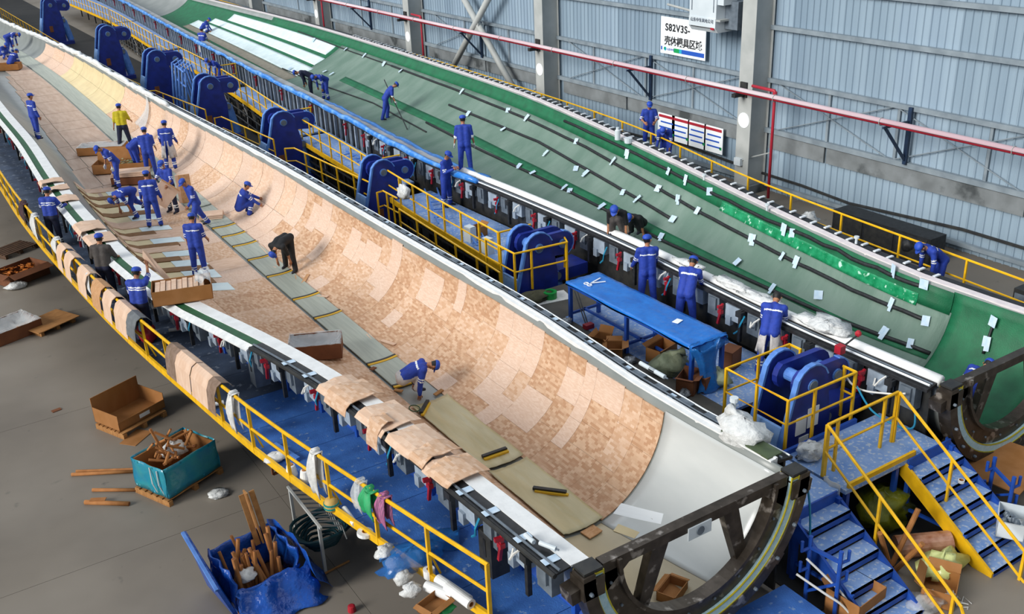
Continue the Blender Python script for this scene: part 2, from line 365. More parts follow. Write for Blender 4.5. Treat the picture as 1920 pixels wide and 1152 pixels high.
# ---- zone sign
def tomesh(o):
    me = bpy.data.meshes.new_from_object(o.evaluated_get(bpy.context.evaluated_depsgraph_get())); q = bpy.data.objects.new(o.name, me); COL.objects.link(q)
    q.parent = o.parent; q.location = o.location; q.rotation_euler = o.rotation_euler
    if not me.materials: me.materials.append(o.data.materials[0])
    n = o.name; cu = o.data; bpy.data.objects.remove(o); bpy.data.curves.remove(cu); q.name = n; return q
def text(body, size, loc, parent, mat, rot=(math.pi/2, 0, -math.pi/2), name='lettering', ax='LEFT', sp=1, bold=0):
    cu = bpy.data.curves.new(name, 'FONT'); cu.body = body; cu.size = size; cu.align_x = ax; cu.extrude = .003; cu.space_character = sp; cu.offset = bold
    o = bpy.data.objects.new(name, cu); COL.objects.link(o); o.data.materials.append(mat); o.parent = parent
    o.location = np.array(loc)-wloc(parent); o.rotation_euler = rot; return tomesh(o)
def sign():
    x = 25.17; y0, y1, z0, z1 = 29.17, 26.76, 4.06, 5.39
    t = thing('zone_sign', 'white zone sign with black lettering and a green and blue stripe', 'sign', (x, (y0+y1)/2, z0))
    MB().box((x+.02, (y0+y1)/2, (z0+z1)/2), (.03, y0-y1, z1-z0)).build('board', M_wsign, t)
    text('S82V3S-', .36, (x-.006, y0-.26, z1-.48), t, M_ink, sp=1.12, bold=.008)
    text('壳体模具区域', .35, (x-.006, y0-.22, z1-.97), t, M_ink, sp=.92, bold=.006)
    MB().box((x, y0-.07, z0+.19), (.01, .07, .13)).build('blue_mark', M_bsign, t)
    MB().lathe((x+.004, y0-.27, z0+.18), [(.07, 0), (.07, .012)], 16, axis=(-1, 0, 0)).build('round_mark', M_csign, t)
    MB().lathe((x-.004, y0-.25, z0+.2), [(.04, 0), (.04, .012)], 12, axis=(-1, 0, 0)).build('round_mark', M_gsign, t)
    text('山东中车', .1, (x-.006, y0-.38, z0+.14), t, M_bsign)
    yy = y0-.75
    for n, w, mm in (('green_stripe', .3, M_gsign), ('cyan_stripe', .13, M_csign), ('blue_stripe', 1.18, M_bsign)):
        MB().box((x, yy-w/2, z0+.17), (.01, w, .15)).build(n, mm, t); yy -= w
    # air unit hung from the column
    t = thing('air_unit', 'white box shaped air unit hung in front of the zone sign', 'air unit', (23.7, 25, 5.4))
    a = 24.05; q = [PX(1292, 50, a), PX(1341, 68, a)]
    yL, yR = q[0][1], q[1][1]; zb = 5.45
    MB().box((a+.7, (yL+yR)/2, zb+1.5), (1.4, yL-yR, 2.3)).build('casing', M_ac, t)
    MB().prism([(a-.02, yL, zb+.35), (a-.02, yL, zb+.05), (a+.12, yL, zb-.12), (a+1.3, yL, zb-.12), (a+1.3, yL, zb+.35)], (0, yR-yL, 0)).build('outlet_hood', M_ac, t)
    MB().box((a-.005, (yL+yR)/2, zb+.06), (.02, (yL-yR)*.86, .08)).build('outlet_slot', M_dark, t)
    MB().box((a-.015, yR+.14, zb+.02), (.02, .16, .07)).build('red_label', M_red, t)
    MB().box((a+.35, yR-.14, zb+1.05), (.6, .28, .5)).build('control_box', M_ac, t)
    MB().box((a+.45, yR-.1, zb+.3), (.9, .2, .06)).build('bracket', M_colm, t)
    MB().box((a+.85, yR-.30, zb+.45), (.9, .6, .9)).build('duct', M_grey, t)
    for k in range(2): MB().box((a-.005, yL-.12-(yL-yR-.24)*k, zb+.95), (.02, .03, .8)).build('grip', M_grey, t)
    text('山东中车风电公司', .14, (a-.03, (yL+yR)/2, zb+.2), t, M_navy, ax='CENTER')
    b = tag(MB().tube([PX(1252, 8, 24.3), PX(1295, 20, 24.2)], .04, 8).build('lamp_arm', M_colm), 'pale bracket arm left of the air unit', 'bracket')
    # notice boards behind the far rail
    for i in range(4):
        p0 = [1229, 1255, 1285, 1316][i]; yb_ = PX(p0, 250, 25.0)[1]; ye = yb_-.98
        t = thing('notice_board', 'white notice board with a red heading and blue lines, %s from the left' % ('first', 'second', 'third', 'fourth')[i], 'notice board', (25.1, (yb_+ye)/2, .9), 'notice boards on the wall')
        MB().box((25.12, (yb_+ye)/2, 1.35), (.03, .96, .95)).build('board', M_wsign, t)
        MB().box((25.1, (yb_+ye)/2, 1.72), (.01, .84, .1)).build('red_heading', M_rsign, t)
        for k in range(3): MB().box((25.1, (yb_+ye)/2+.04*((k % 2)*2-1), 1.5-k*.2), (.01, .7, .055)).build('blue_lines', M_bsign, t)
        MB().box((25.1, ye+.1, 1.08), (.01, .1, .1)).build('green_mark', M_gsign, t)
    t = thing('junction_box', 'small pale junction box with curved conduit on the column right of the sign', 'junction box', (24.4, 24, 1.2))
    p = PX(1384, 303, 24.38); MB().box(p, (.12, .3, .25)).build('box', M_ac, t)
    MB().tube([p+np.array((0, -.1, .05)), p+np.array((.3, -.4, .2)), p+np.array((.7, -.8, .35))], .025, 6).build('conduit', M_colm, t)
    for i, (px, py) in enumerate(((1000, 172), (1115, 215))):
        p = PX(px, py, 25.0); MB_ = MB().tube([p*(1, 1, 0), p, p+np.array((0, -.1, .12)), p+np.array((0, -.25, .14))], .05, 8).build('vent_pipe', M_colm)
        tag(MB_, ['white bent vent pipe left of the column by the sign', 'white bent vent pipe right of the column by the sign'][i], 'pipe')
sign()
for o in LATE: tomesh(o)
# ------------------------------------------------------------------ blade moulds
def itp(tab):
    ys = np.array([a for a, _ in tab], float); V = np.array([b for _, b in tab], float); d = np.gradient(V, ys)
    yy = np.linspace(ys[0], ys[-1], 900); i = np.clip(np.searchsorted(ys, yy)-1, 0, len(ys)-2)
    h = ys[i+1]-ys[i]; t = (yy-ys[i])/h       # smooth cubic through the measured points
    vv = (2*t**3-3*t**2+1)*V[i]+(t**3-2*t**2+t)*h*d[i]+(-2*t**3+3*t**2)*V[i+1]+(t**3-t**2)*h*d[i+1]
    return lambda y: np.interp(y, yy, vv)
class Mould: pass
A = Mould(); B = Mould()
A.xl = itp([(8.45, 6.27), (11, 6.12), (15.4, 5.76), (18, 5.36), (20.9, 4.78), (24.4, 4.42), (28, 4.3), (33, 4.3), (39.7, 4.5), (45, 4.5), (70, 5.2), (100, 6.2)])
A.zl = itp([(8.45, 2.62), (15.4, 2.60), (18, 2.5), (20.9, 2.4), (24.4, 2.35), (28, 2.3), (48.2, 2.3), (70, 2.35), (100, 2.4)])
A.xr = itp([(8.45, 9.82), (11, 9.72), (15.25, 9.93), (20.8, 9.9), (30, 9.86), (41.7, 9.45), (57.9, 9.15), (70, 8.3), (100, 7.4)])
A.zr = itp([(8.45, 2.62), (30, 2.62), (58, 2.66), (100, 2.7)])
A.xs = itp([(8.45, 8.04), (20, 8.0), (40, 7.95), (58, 7.9), (70, 7.3), (100, 6.9)])
A.zb = itp([(8.45, .80), (15, .80), (22, .88), (30, 1.02), (42, 1.3), (56, 1.6), (70, 1.85), (100, 2.1)])
A.pl = itp([(8.45, 2.0), (14, 2.0), (22, 2.0), (100, 2.0)])
A.pr = itp([(8.45, 2.0), (100, 2.0)])
A.y0, A.y1 = 8.45, 100
B.xl = itp([(9.0, 14.5), (12.3, 14.45), (17.7, 14.72), (22.3, 14.72), (26, 14.62), (36.2, 15.15), (55.5, 16.2), (81.6, 17.9), (100, 18.6)])
B.zl = itp([(9.0, 2.3), (100, 2.3)])
B.xr = itp([(9.0, 18.15), (12.2, 17.95), (16, 18.36), (23.6, 19.6), (31, 20.65), (40, 21.1), (53.6, 21.5), (70, 21.2), (100, 20.5)])
B.zr = itp([(9.0, 2.3), (12, 2.35), (16, 2.45), (23.6, 2.6), (31, 2.7), (100, 2.7)])
B.xs = itp([(9.0, 16.33), (20, 16.5), (35, 16.9), (53, 17.8), (78, 18.9), (100, 19.4)])
B.zb = itp([(9.0, .48), (15, .52), (25, .70), (35, .88), (50, 1.2), (70, 1.5), (100, 1.8)])
B.pl = itp([(9.0, 2.0), (100, 2.0)])
B.pr = itp([(9.0, 2.0), (13, 1.95), (20, 1.75), (30, 1.6), (100, 1.5)])
B.y0, B.y1 = 9.0, 100
A.w = itp([(8.45, 0), (18, 0), (24.5, 1), (50, 1), (70, .4), (100, 0)]); B.w = lambda y: 0*np.asarray(y, float)
def gl(d, g, w):
    """left half of a section: round near the root, flat floor with a sloping edge farther on"""
    return (1-w)*g+w*(.10*d+.90*np.clip((d-.74)/.26, 0, 1)**1.25)
def surf(m, t, y, off=0.):
    """point on the mould's inner face: t in [-1,1] from left rim over the keel to right rim; off along the inward normal"""
    t = np.asarray(t, float); y = np.asarray(y, float); t, y = np.broadcast_arrays(t, y)
    def base(t):
        a = np.clip(np.abs(t), 0, 1)*math.pi/2; s, c = np.sin(a), np.cos(a)
        L = t < 0; p = np.where(L, m.pl(y), m.pr(y)); zb = m.zb(y); xs = m.xs(y)
        ex = 2/p; dx = s**ex; dz = 1-np.clip(c, 0, 1)**ex
        dz = np.where(L, gl(dx, dz, m.w(y)), dz)
        x = np.where(L, xs-(xs-m.xl(y))*dx, xs+(m.xr(y)-xs)*dx); z = np.where(L, zb+(m.zl(y)-zb)*dz, zb+(m.zr(y)-zb)*dz)
        return x, z
    x, z = base(t)
    if np.any(off):
        x1, z1 = base(np.clip(t-.01, -1, 1)); x2, z2 = base(np.clip(t+.01, -1, 1)); tx, tz = x2-x1, z2-z1; n = np.hypot(tx, tz)+1e-9
        x = x-tz/n*off; z = z+tx/n*off
    return np.stack([x, y, z], -1)
def zs(m, x, y):
    xs, zb = float(m.xs(y)), float(m.zb(y))
    if x < xs: d = (xs-x)/(xs-float(m.xl(y))); p = float(m.pl(y)); zr = float(m.zl(y))
    else: d = (x-xs)/(float(m.xr(y))-xs); p = float(m.pr(y)); zr = float(m.zr(y))
    d = min(max(d, 0), 1); g = 1-(1-d**p)**(1/p)
    if x < xs: g = float(gl(d, g, m.w(y)))
    return zb+(zr-zb)*g
def tpar(m, x, y):
    xs = float(m.xs(y))
    if x < xs: d = (xs-x)/(xs-float(m.xl(y))); p = float(m.pl(y)); sg = -1
    else: d = (x-xs)/(float(m.xr(y))-xs); p = float(m.pr(y)); sg = 1
    d = min(max(d, 0), 1); return sg*math.asin(d**(p/2))/(math.pi/2)
def hit(m, px, py):
    """where the line of sight through a pixel meets the mould's inner face"""
    d = ray(px, py); s0 = (1.2-CAM_H)/d[2]; Q = CW+np.outer(np.linspace(.55, 1.35, 1600)*s0, d)
    x, y, z = Q.T; xl, xr, xs, zb = m.xl(y), m.xr(y), m.xs(y), m.zb(y)
    L = x < xs; dd = np.clip(np.where(L, (xs-x)/(xs-xl), (x-xs)/(xr-xs)), 0, 1); p = np.where(L, m.pl(y), m.pr(y)); zr = np.where(L, m.zl(y), m.zr(y))
    g = 1-(1-dd**p)**(1/p); g = np.where(L, gl(dd, g, m.w(y)), g); h = zb+(zr-zb)*g; ins = (x > xl) & (x < xr) & (y >= m.y0) & (y <= m.y1)
    k = np.nonzero(ins & (z <= h))[0]
    if len(k): return Q[k[0]]
    k = np.nonzero(ins)[0]
    return Q[k[-1]] if len(k) else Q[800]
def ty(m, px, py):
    q = hit(m, px, py); return tpar(m, q[0], q[1]), q[1]
def setuv(o, uvs):
    me = o.data; lay = me.uv_layers.new(name='UVMap'); n = len(uvs)
    vi = np.zeros(len(me.loops), int); me.loops.foreach_get('vertex_index', vi)
    lay.data.foreach_set('uv', np.asarray(uvs)[vi].ravel())
def arc(m, y, n=41):
    t = np.linspace(-1, 1, n); q = surf(m, t, y); s = np.concatenate([[0], np.cumsum(np.hypot(np.diff(q[:, 0]), np.diff(q[:, 2])))])
    k = np.argmin(np.abs(t)); return t, s-s[k]
def patch(m, name, mat, corners, parent=None, off=.004, thick=.012, nt=6, ny=4, wob=0, smooth=True):
    """sheet that follows the mould: corners = [(t,y)]*4 around"""
    c = np.array(corners, float); T = np.zeros((ny, nt)); Y = np.zeros((ny, nt))
    for i in range(ny):
        for j in range(nt):
            u, v = j/(nt-1), i/(ny-1)
            q = (1-u)*(1-v)*c[0]+u*(1-v)*c[1]+u*v*c[2]+(1-u)*v*c[3]; T[i, j], Y[i, j] = q
    o1 = off+(rng.normal(0, wob, T.shape) if wob else 0)
    g0 = surf(m, T, Y, o1); g1 = surf(m, T, Y, o1+thick)
    b = MB(); b.grid(g0, thick=1, nrm=g1-g0)
    o = b.build(name, mat, parent, smooth=False)
    ts, ss = arc(m, float(c[:, 1].mean())); s = np.interp(T.ravel(), ts, ss)
    uv = np.stack([Y.ravel(), s], -1); setuv(o, np.concatenate([uv, uv])); return o
def shell(m, name, mat, parent, n=34, ys=None, t0=-1, t1=1, th=.06):
    t = np.linspace(t0, t1, n); b = MB(); G = np.array([surf(m, t, y, 0) for y in ys]); D = np.array([surf(m, t, y, -th) for y in ys])
    b.grid(G, thick=1, nrm=D-G); return b.build(name, mat, parent, smooth=True)
YS = lambda a, b, n: np.linspace(a, b, n)
def band(m, side, o0, o1, dz0, dz1, ya, yb, n, th=.03):
    """flat strip along a rim; o0..o1 measured outward"""
    ys = YS(ya, yb, n); X = m.xl if side < 0 else m.xr; Z = m.zl if side < 0 else m.zr
    G = np.array([[(X(y)+side*o0, y, Z(y)+dz0), (X(y)+side*o1, y, Z(y)+dz1)] for y in ys], float)
    return MB().grid(G-np.array([0, 0, th]), thick=th, nrm=(0, 0, 1))
def rbar(m, side, o, dz, ya, yb, n, r, nn=6):
    X = m.xl if side < 0 else m.xr; Z = m.zl if side < 0 else m.zr
    return MB().tube([(float(X(y))+side*o, y, float(Z(y))+dz) for y in YS(ya, yb, n)], r, nn)
# ---- mould A
TA = thing('blade_mould', 'long open blade mould lined with tan wood blocks, nearest the camera', 'mould', (8, 8.45, 0), 'blade moulds')
shA = shell(A, 'shell', M_gelcoat, TA, ys=np.concatenate([YS(8.45, 30, 40), YS(31, 100, 50)]))
# ---- mould B
TB = thing('blade_mould', 'long open blade mould covered in green mesh, nearer the ribbed wall', 'mould', (16.3, 9.0, 0), 'blade moulds')
shB = shell(B, 'shell', M_gelcoat, TB, ys=np.concatenate([YS(9.0, 30, 40), YS(31, 100, 50)]))
# ---- root ring of a mould: half-round frame with two spokes and a chord beam
def root_ring(m, T, R, cx, zc, y):
    ri = thing('root_ring', None, None, (0, 0, 0)); ri.parent = T; ri.location = (0, 0, 0)
    def arcp(r, a): return np.array([cx+r*math.cos(a), 0, zc+r*math.sin(a)])
    AA = np.linspace(math.pi, 2*math.pi, 33)
    def ring(r0, r1, ya, yb):
        b = MB(); vs = []; fs = []
        for a in AA: vs += [arcp(r0, a)+(0, ya, 0), arcp(r1, a)+(0, ya, 0), arcp(r1, a)+(0, yb, 0), arcp(r0, a)+(0, yb, 0)]
        n = len(AA)
        for i in range(n-1):
            for k in range(4): fs.append((i*4+k, i*4+(k+1) % 4, (i+1)*4+(k+1) % 4, (i+1)*4+k))
        fs += [(3, 2, 1, 0), tuple((n-1)*4+k for k in range(4))]
        return b.add(vs, fs)
    ring(R-.42, R-.12, y-.10, y+.05).build('inner_ring', M_bronze, ri)
    ring(R-.46, R-.40, y-.16, y+.06).build('inner_lip', M_bronze, ri)
    ring(R-.135, R-.005, y-.165, y+.02).build('seal_band', M_seal, ri)
    ring(R-.148, R-.128, y-.172, y-.15).build('sealant_bead', M_yseal, ri)
    ring(R-.008, R+.012, y-.175, y-.16).build('sealant_bead', M_yseal, ri)
    ring(R+.01, R+.2, y-.20, y+.05).build('outer_ring', M_bronze, ri)
    # chord beam and spokes
    c = (cx, y-.02, zc-.06)
    MB().box((cx, y-.03, zc-.06), (2*R-.35, .16, .16)).build('chord_beam', M_bronze, ri)
    for s in (-1, 1):
        a = MB(); p0 = np.array((cx+s*.62, y-.03, zc-.1)); p1 = np.array((cx+s*.96, y-.03, zc-math.sqrt((R-.3)**2-.96**2)))
        a.prism([p0+(-.14, 0, 0), p0+(.16, 0, 0), p1+(.1, 0, 0), p1+(-.1, 0, 0)], (0, .14, 0)).build('spoke', M_bronze, ri)
        MB().prism([(cx+s*(R-.12), y-.1, zc-.02), (cx+s*(R-.62), y-.1, zc-.02), (cx+s*(R-.62), y-.1, zc-.15), (cx+s*(R-.14), y-.1, zc-.55)], (0, .14, 0)).build('corner_web', M_bronze, ri)
        MB().box((cx+s*(R+.03), y-.05, zc-.22), (.34, .3, .3)).build('clamp_block', M_bronze, ri)
        for k in range(2): MB().box((cx+s*(R+.02), y-.05, zc-.02+.04*k), (.3, .24, .05)).build('shim', (M_yseal, M_dark)[k], ri)
    for k in range(11):
        a = math.pi*(1+(k+.5)/11); p = arcp(R+.11, a)
        MB().lathe((p[0], y-.2, p[2]), [(.03, 0), (.03, .03), (.018, .05)], 8, axis=(0, -1, 0)).build('bolt', M_grey, ri)
        if k % 2 == 0: MB().box((arcp(R+.26, a)[0], y, arcp(R+.26, a)[2]), (.2, .25, .2), R=np.array([[math.cos(a), 0, -math.sin(a)], [0, 1, 0], [math.sin(a), 0, math.cos(a)]])).build('ring_lug', M_bronze, ri)
    for k in range(9):
        a = math.pi*(1+(k+.7)/10); p = arcp(R-.27, a)
        MB().lathe((p[0], y-.1, p[2]), [(.022, 0), (.022, .02)], 8, axis=(0, -1, 0)).build('bolt', M_grey, ri)
    return ri
RA = root_ring(A, TA, 1.86, 8.04, 2.62, 8.40)
RB = root_ring(B, TB, 1.88, 16.33, 2.3, 8.95)
pA = P(1270, 1000, 2.5)
MB().box((8.02, 8.28, 2.45), (.42, .02, .2)).build('paper_tag', M_ac, RA); MB().lathe((8.02, 8.265, 2.45), [(.07, 0), (.07, .01)], 10, axis=(0, -1, 0)).build('tag_ring', M_grey, RA)
MB().box((17.5, 8.83, 2.18), (.3, .02, .18)).build('paper_tag', M_ac, RB)
# ---- rims of mould A
band(A, -1, -.02, .27, .02, .03, 8.5, 60, 60).build('rim_strip', M_foam, TA)
band(A, -1, .27, .50, .02, .0, 8.5, 17.6, 16).build('black_flange', M_black, TA)
band(A, -1, .27, .48, .015, .0, 17.6, 100, 50).build('green_flange', mk('green_rim', '#1e5a36', '#194a2d', rough=.6), TA)
band(A, -1, .46, .60, .02, -.05, 17.6, 100, 60).build('film_edge', M_white, TA)
band(A, -1, -.02, .27, .02, .03, 60, 100, 20).build('rim_strip', M_foam, TA)
rbar(A, -1, .52, -.03, 8.5, 17.6, 14, .04).build('rim_hose', M_dark, TA); rbar(A, -1, .44, .03, 8.5, 17.6, 14, .02).build('rim_cable', M_grey, TA)
band(A, 1, .0, .10, .03, .03, 8.7, 100, 60, th=.08).build('rim_strip', M_foam, TA)
band(A, 1, .10, .14, .045, .045, 8.7, 100, 60, th=.12).build('rim_lip', M_white, TA)
band(A, 1, .14, .47, -.02, -.06, 8.7, 100, 60, th=.05).build('black_flange', M_black, TA)
rbar(A, 1, .24, .0, 8.7, 60, 30, .018).build('rim_cable', M_grey, TA)
rbar(A, 1, .40, -.02, 8.7, 60, 30, .014).build('rim_cable', M_tapew, TA)
# skirts: outside walls of mould A below the rims
def skirt(m, side, o, z0, ya, yb, n, mat, T, name='outer_wall', dz=-.08):
    X = m.xl if side < 0 else m.xr; Z = m.zl if side < 0 else m.zr
    G = np.array([[(float(X(y))+side*o, y, z0), (float(X(y))+side*o, y, float(Z(y))+dz)] for y in YS(ya, yb, n)])
    return MB().grid(G, thick=.04, nrm=(-side, 0, 0)).build(name, mat, T)
skirt(A, -1, -.33, .05, 8.7, 100, 60, M_dark, TA, dz=-1.15); skirt(A, 1, .32, .1, 8.7, 100, 60, M_dark, TA)
skirt(B, -1, .16, .1, 9.2, 100, 60, M_dark, TB); skirt(B, 1, .42, .1, 9.2, 100, 60, M_dark, TB)
# roller plates on the right flange of A
pl = MB().box((0, 0, .03), (.17, .3, .03)).mesh('flange_plate', M_grey)
pw = MB().box((0, 0, .035), (.16, .12, .012)).mesh('flange_tape', M_tape)
for i in range(46):
    y = 9.6+i*.62
    for me, dy, ox in ((pl, 0, .31), (pw, .3, .28)):
        if me is pw and i % 2: continue
        o = bpy.data.objects.new(me.name, me); COL.objects.link(o); o.parent = TA
        o.location = np.array((float(A.xr(y+dy))+ox, y+dy, 2.56))-wloc(TA)
# ---- supports hung under a rim: grey boxes, struts and red clamps
bxm = MB().box((0, 0, -.25), (.2, .34, .46)).box((-.12, 0, -.18), (.06, .22, .26)).mesh('support_box', M_grey)
bxm2 = MB().box((0, 0, -.22), (.18, .46, .34)).box((-.09, .1, -.4), (.1, .14, .2)).mesh('support_box', M_lgrey)
pst = MB().box((0, 0, -.36), (.07, .07, .72)).box((0, 0, -.08), (.16, .16, .12)).mesh('support_post', M_black)
clm = MB().bar((0, 0, 0), (0, .12, -.5), .05).bar((0, 0, -.05), (-.12, .02, -.05), .06).box((0, .05, -.2), (.08, .1, .08)).mesh('red_clamp', M_red)
hos = MB().tube([(0, 0, -.1), (-.05, .06, -.3), (0, .16, -.5), (.02, .3, -.62)], .02, 5).mesh('hose', M_hosebl)
wcl = MB().tube([(0, 0, -.05), (-.1, .05, -.12), (-.13, .12, -.25), (-.06, .2, -.3), (0, .22, -.18)], .018, 5).mesh('cable_loop', M_hosew)
def supports(m, side, T, ys, o=.55, boxm=(bxm, bxm2), top=-.1):
    X = m.xl if side < 0 else m.xr; Z = m.zl if side < 0 else m.zr
    for i, y in enumerate(ys):
        base = np.array((float(X(y))+side*o, y, float(Z(y))+top))-wloc(T)
        kinds = [(boxm[i % 2], (0, 0, 0))]
        if i % 3 == 0: kinds.append((pst, (side*.16, .3, 0)))
        if i % 3 == 1: kinds.append((clm, (side*.16, .25, -.06)))
        if i % 4 == 2: kinds.append((hos, (side*.15, .2, 0)))
        if i % 5 == 1: kinds.append((wcl, (side*.13, -.2, .03)))
        for me, d in kinds:
            q = bpy.data.objects.new(me.name, me); COL.objects.link(q); q.parent = T; q.location = base+np.array(d)
supports(A, -1, TA, np.arange(8.9, 27, .62), o=.3); supports(A, -1, TA, np.arange(27, 46, 1.1), o=.36)
supports(B, -1, TB, np.arange(9.5, 33, .62), o=.32)
rib = MB().box((0, 0, -.6), (.1, .09, 1.2)).mesh('steel_rib', M_lgrey); rib2 = MB().box((0, 0, -.5), (.06, .22, .9)).mesh('steel_rib', M_grey)
for i, y in enumerate(np.arange(33, 92, .55)):
    o = bpy.data.objects.new('steel_rib', (rib, rib2)[i % 2]); COL.objects.link(o); o.parent = TB; o.location = np.array((float(B.xl(y))-.30, y, 2.2))-wloc(TB)
    if i % 7 == 3:
        o = bpy.data.objects.new('red_clamp', clm); COL.objects.link(o); o.parent = TB; o.location = np.array((float(B.xl(y))-.38, y+.2, 2.1))-wloc(TB)
# pale tapes on the black flange near the root of A
tp = MB().box((0, 0, .012), (.24, .13, .008)).mesh('flange_tape', M_tape)
for y in (8.75, 9.35, 10.1, 10.75, 14.75, 15.6, 16.35):
    o = bpy.data.objects.new('flange_tape', tp); COL.objects.link(o); o.parent = TA; o.location = np.array((float(A.xl(y))-.40, y, float(A.zl(y))+.015))-wloc(TA)
# ---- rims of mould B
b = rbar(B, -1, .07, .0, 9.1, 26, 24, .11, 8); b.build('foam_roll', M_foam, TB, smooth=True)
band(B, -1, -.04, .42, .03, .03, 25, 100, 50).build('dusty_ledge', mk('dusty_ledge', '#a5a8aa', '#8b8f93', rough=.8, scale=2), TB)
band(B, -1, .17, .44, .0, -.05, 9.1, 100, 60, th=.06).build('black_flange', M_black, TB)
rbar(B, -1, .38, .02, 9.1, 60, 40, .022).build('rim_cable', M_tapew, TB); rbar(B, -1, .3, .02, 9.1, 60, 40, .016).build('rim_cable', M_grey, TB)
def wavy(m, side, o, dz, ya, yb, n, r, amp):
    X = m.xl if side < 0 else m.xr; Z = m.zl if side < 0 else m.zr; rr = random.Random(3)
    return MB().tube([(float(X(y))+side*(o+rr.uniform(-amp, amp)), y, float(Z(y))+dz+rr.uniform(-amp, amp)) for y in YS(ya, yb, n)], [r*rr.uniform(.7, 1.3) for _ in range(n)], 7)
wavy(B, -1, .46, .05, 24.5, 100, 130, .10, .03).build('blue_film_roll', mk('sky_blue_film', '#2f7fd6', '#7fb4ea', rough=.3, scale=3, bump=.5, lo=.45, hi=.7), TB, smooth=True)
wavy(B, -1, .02, .06, 24.5, 38, 40, .06, .03).build('blue_film_roll', M_bluethin, TB, smooth=True)
band(B, 1, .0, .16, .03, .04, 9.1, 100, 60, th=.05).build('rim_strip', mk('pinkish_strip', '#e4dcdc', '#d8cfd2', rough=.6), TB)
band(B, 1, .16, .48, .0, -.02, 9.1, 100, 60, th=.05).build('black_flange', M_black, TB)
rb = MB().box((0, 0, .02), (.2, .07, .03)).mesh('flange_tape', M_tapew)
for i in range(90):
    y = 12+i*.42; o = bpy.data.objects.new('flange_tape', rb); COL.objects.link(o); o.parent = TB; o.location = np.array((float(B.xr(y))+.32+.04*(i % 3), y, float(B.zr(y))+.0))-wloc(TB)
# white crumpled film along the right rim of A, far part
wavy(A, 1, .04, .10, 40, 100, 130, .10, .05).build('film_roll', M_white, TA, smooth=True)
# ------------------------------------------------------------------ core panels lining mould A
def tspan(m, y, s0, s1):
    t, s = arc(m, y); return np.interp(s0, s, t), np.interp(s1, s, t)
LIGHT = set()
def core_panels():
    n = 0; y = 10.97; rows = []
    steps = [.55, .5, .85, .35, .6, .9, .45, .7]
    r = random.Random(11); k = 0
    while y < 27.5:
        h = steps[k % len(steps)]; rows.append((y, y+h)); y += h; k += 1
    for k, (ya, yb) in enumerate(rows):
        sR = arc(A, (ya+yb)/2)[1].max(); lim = sR-.16
        cuts = [.36]; 
        while cuts[-1] < lim-.75: cuts.append(cuts[-1]+r.choice((.45, .6, .8)))
        cuts.append(lim); run = r.random() < .38
        for i in range(len(cuts)-1):
            u = r.random()
            light = u < (.55 if run else .15)
            if ya < 11.4: light = False
            if k in (3, 7) : light = i > 0
            mm = B_light if light else (B_tan if r.random() < .6 else B_mid)
            (t0, t1), (t2, t3) = tspan(A, ya, cuts[i]+.0015, cuts[i+1]-.0015), tspan(A, yb, cuts[i]+.0015, cuts[i+1]-.0015)
            patch(A, 'core_panel', mm, [(t0, ya+.0015), (t1, ya+.0015), (t3, yb-.0015), (t2, yb-.0015)], TA, off=.003, thick=.02+.002*light, nt=4, ny=2)
            n += 1
    # left of the spar plates
    y = 10.97; k = 0
    while y < 24.6:
        h = (1.15, .8, 1.0)[k % 3]; sL = arc(A, y+h/2)[1].min()
        cs = [-.40, -.4-(-sL-.5)*.45, sL+.06]
        for i in range(2):
            (t0, t1), (t2, t3) = tspan(A, y, cs[i+1]+.004, cs[i]-.004), tspan(A, y+h, cs[i+1]+.004, cs[i]-.004)
            patch(A, 'core_panel', (B_tan, B_mid)[(k+i) % 2], [(t0, y+.003), (t1, y+.003), (t3, y+h-.003), (t2, y+h-.003)], TA, off=.003, thick=.02, nt=4, ny=2); n += 1
        y += h; k += 1
    # mid part, right side: pale panels in arcs
    y = rows[-1][1]; k = 0
    while y < 62:
        h = .9 if y < 40 else 2.0; sR = arc(A, y+h/2)[1].max()
        cs = [.36, .36+(sR-.5)*.5, sR-.14]
        for i in range(2):
            (t0, t1), (t2, t3) = tspan(A, y, cs[i]+.004, cs[i+1]-.004), tspan(A, y+h, cs[i]+.004, cs[i+1]-.004)
            mm = M_cream if 46 < y < 56 else r.choice((B_light, B_light, B_mid, B_midp))
            patch(A, 'core_panel', mm, [(t0, y+.004), (t1, y+.004), (t3, y+h-.004), (t2, y+h-.004)], TA, off=.003, thick=.02+.006*(k % 2), nt=4, ny=2); n += 1
        y += h; k += 1
    # far left flat part: pale pinkish panels, seams between
    y = 34.0; k = 0
    M_pf = mk('pale_pink_panel', '#c8b1a0', '#b99f8d', rough=.8, scale=2, stretch=(3, .6, 1))
    while y < 74:
        h = (1.9, 2.6, 1.5)[k % 3]; sL = arc(A, y+h/2)[1].min()
        cs = [-.42, sL*.5, sL+1.45]
        for i in range(2):
            if cs[i+1] > cs[i]-.2: continue
            (t0, t1), (t2, t3) = tspan(A, y, cs[i+1]+.01, cs[i]-.01), tspan(A, y+h, cs[i+1]+.01, cs[i]-.01)
            patch(A, 'core_panel', M_pf, [(t0, y+.02), (t1, y+.02), (t3, y+h-.02), (t2, y+h-.02)], TA, off=.003, thick=.02, nt=4, ny=2); n += 1
        y += h; k += 1
    return n
print('core panels', core_panels())
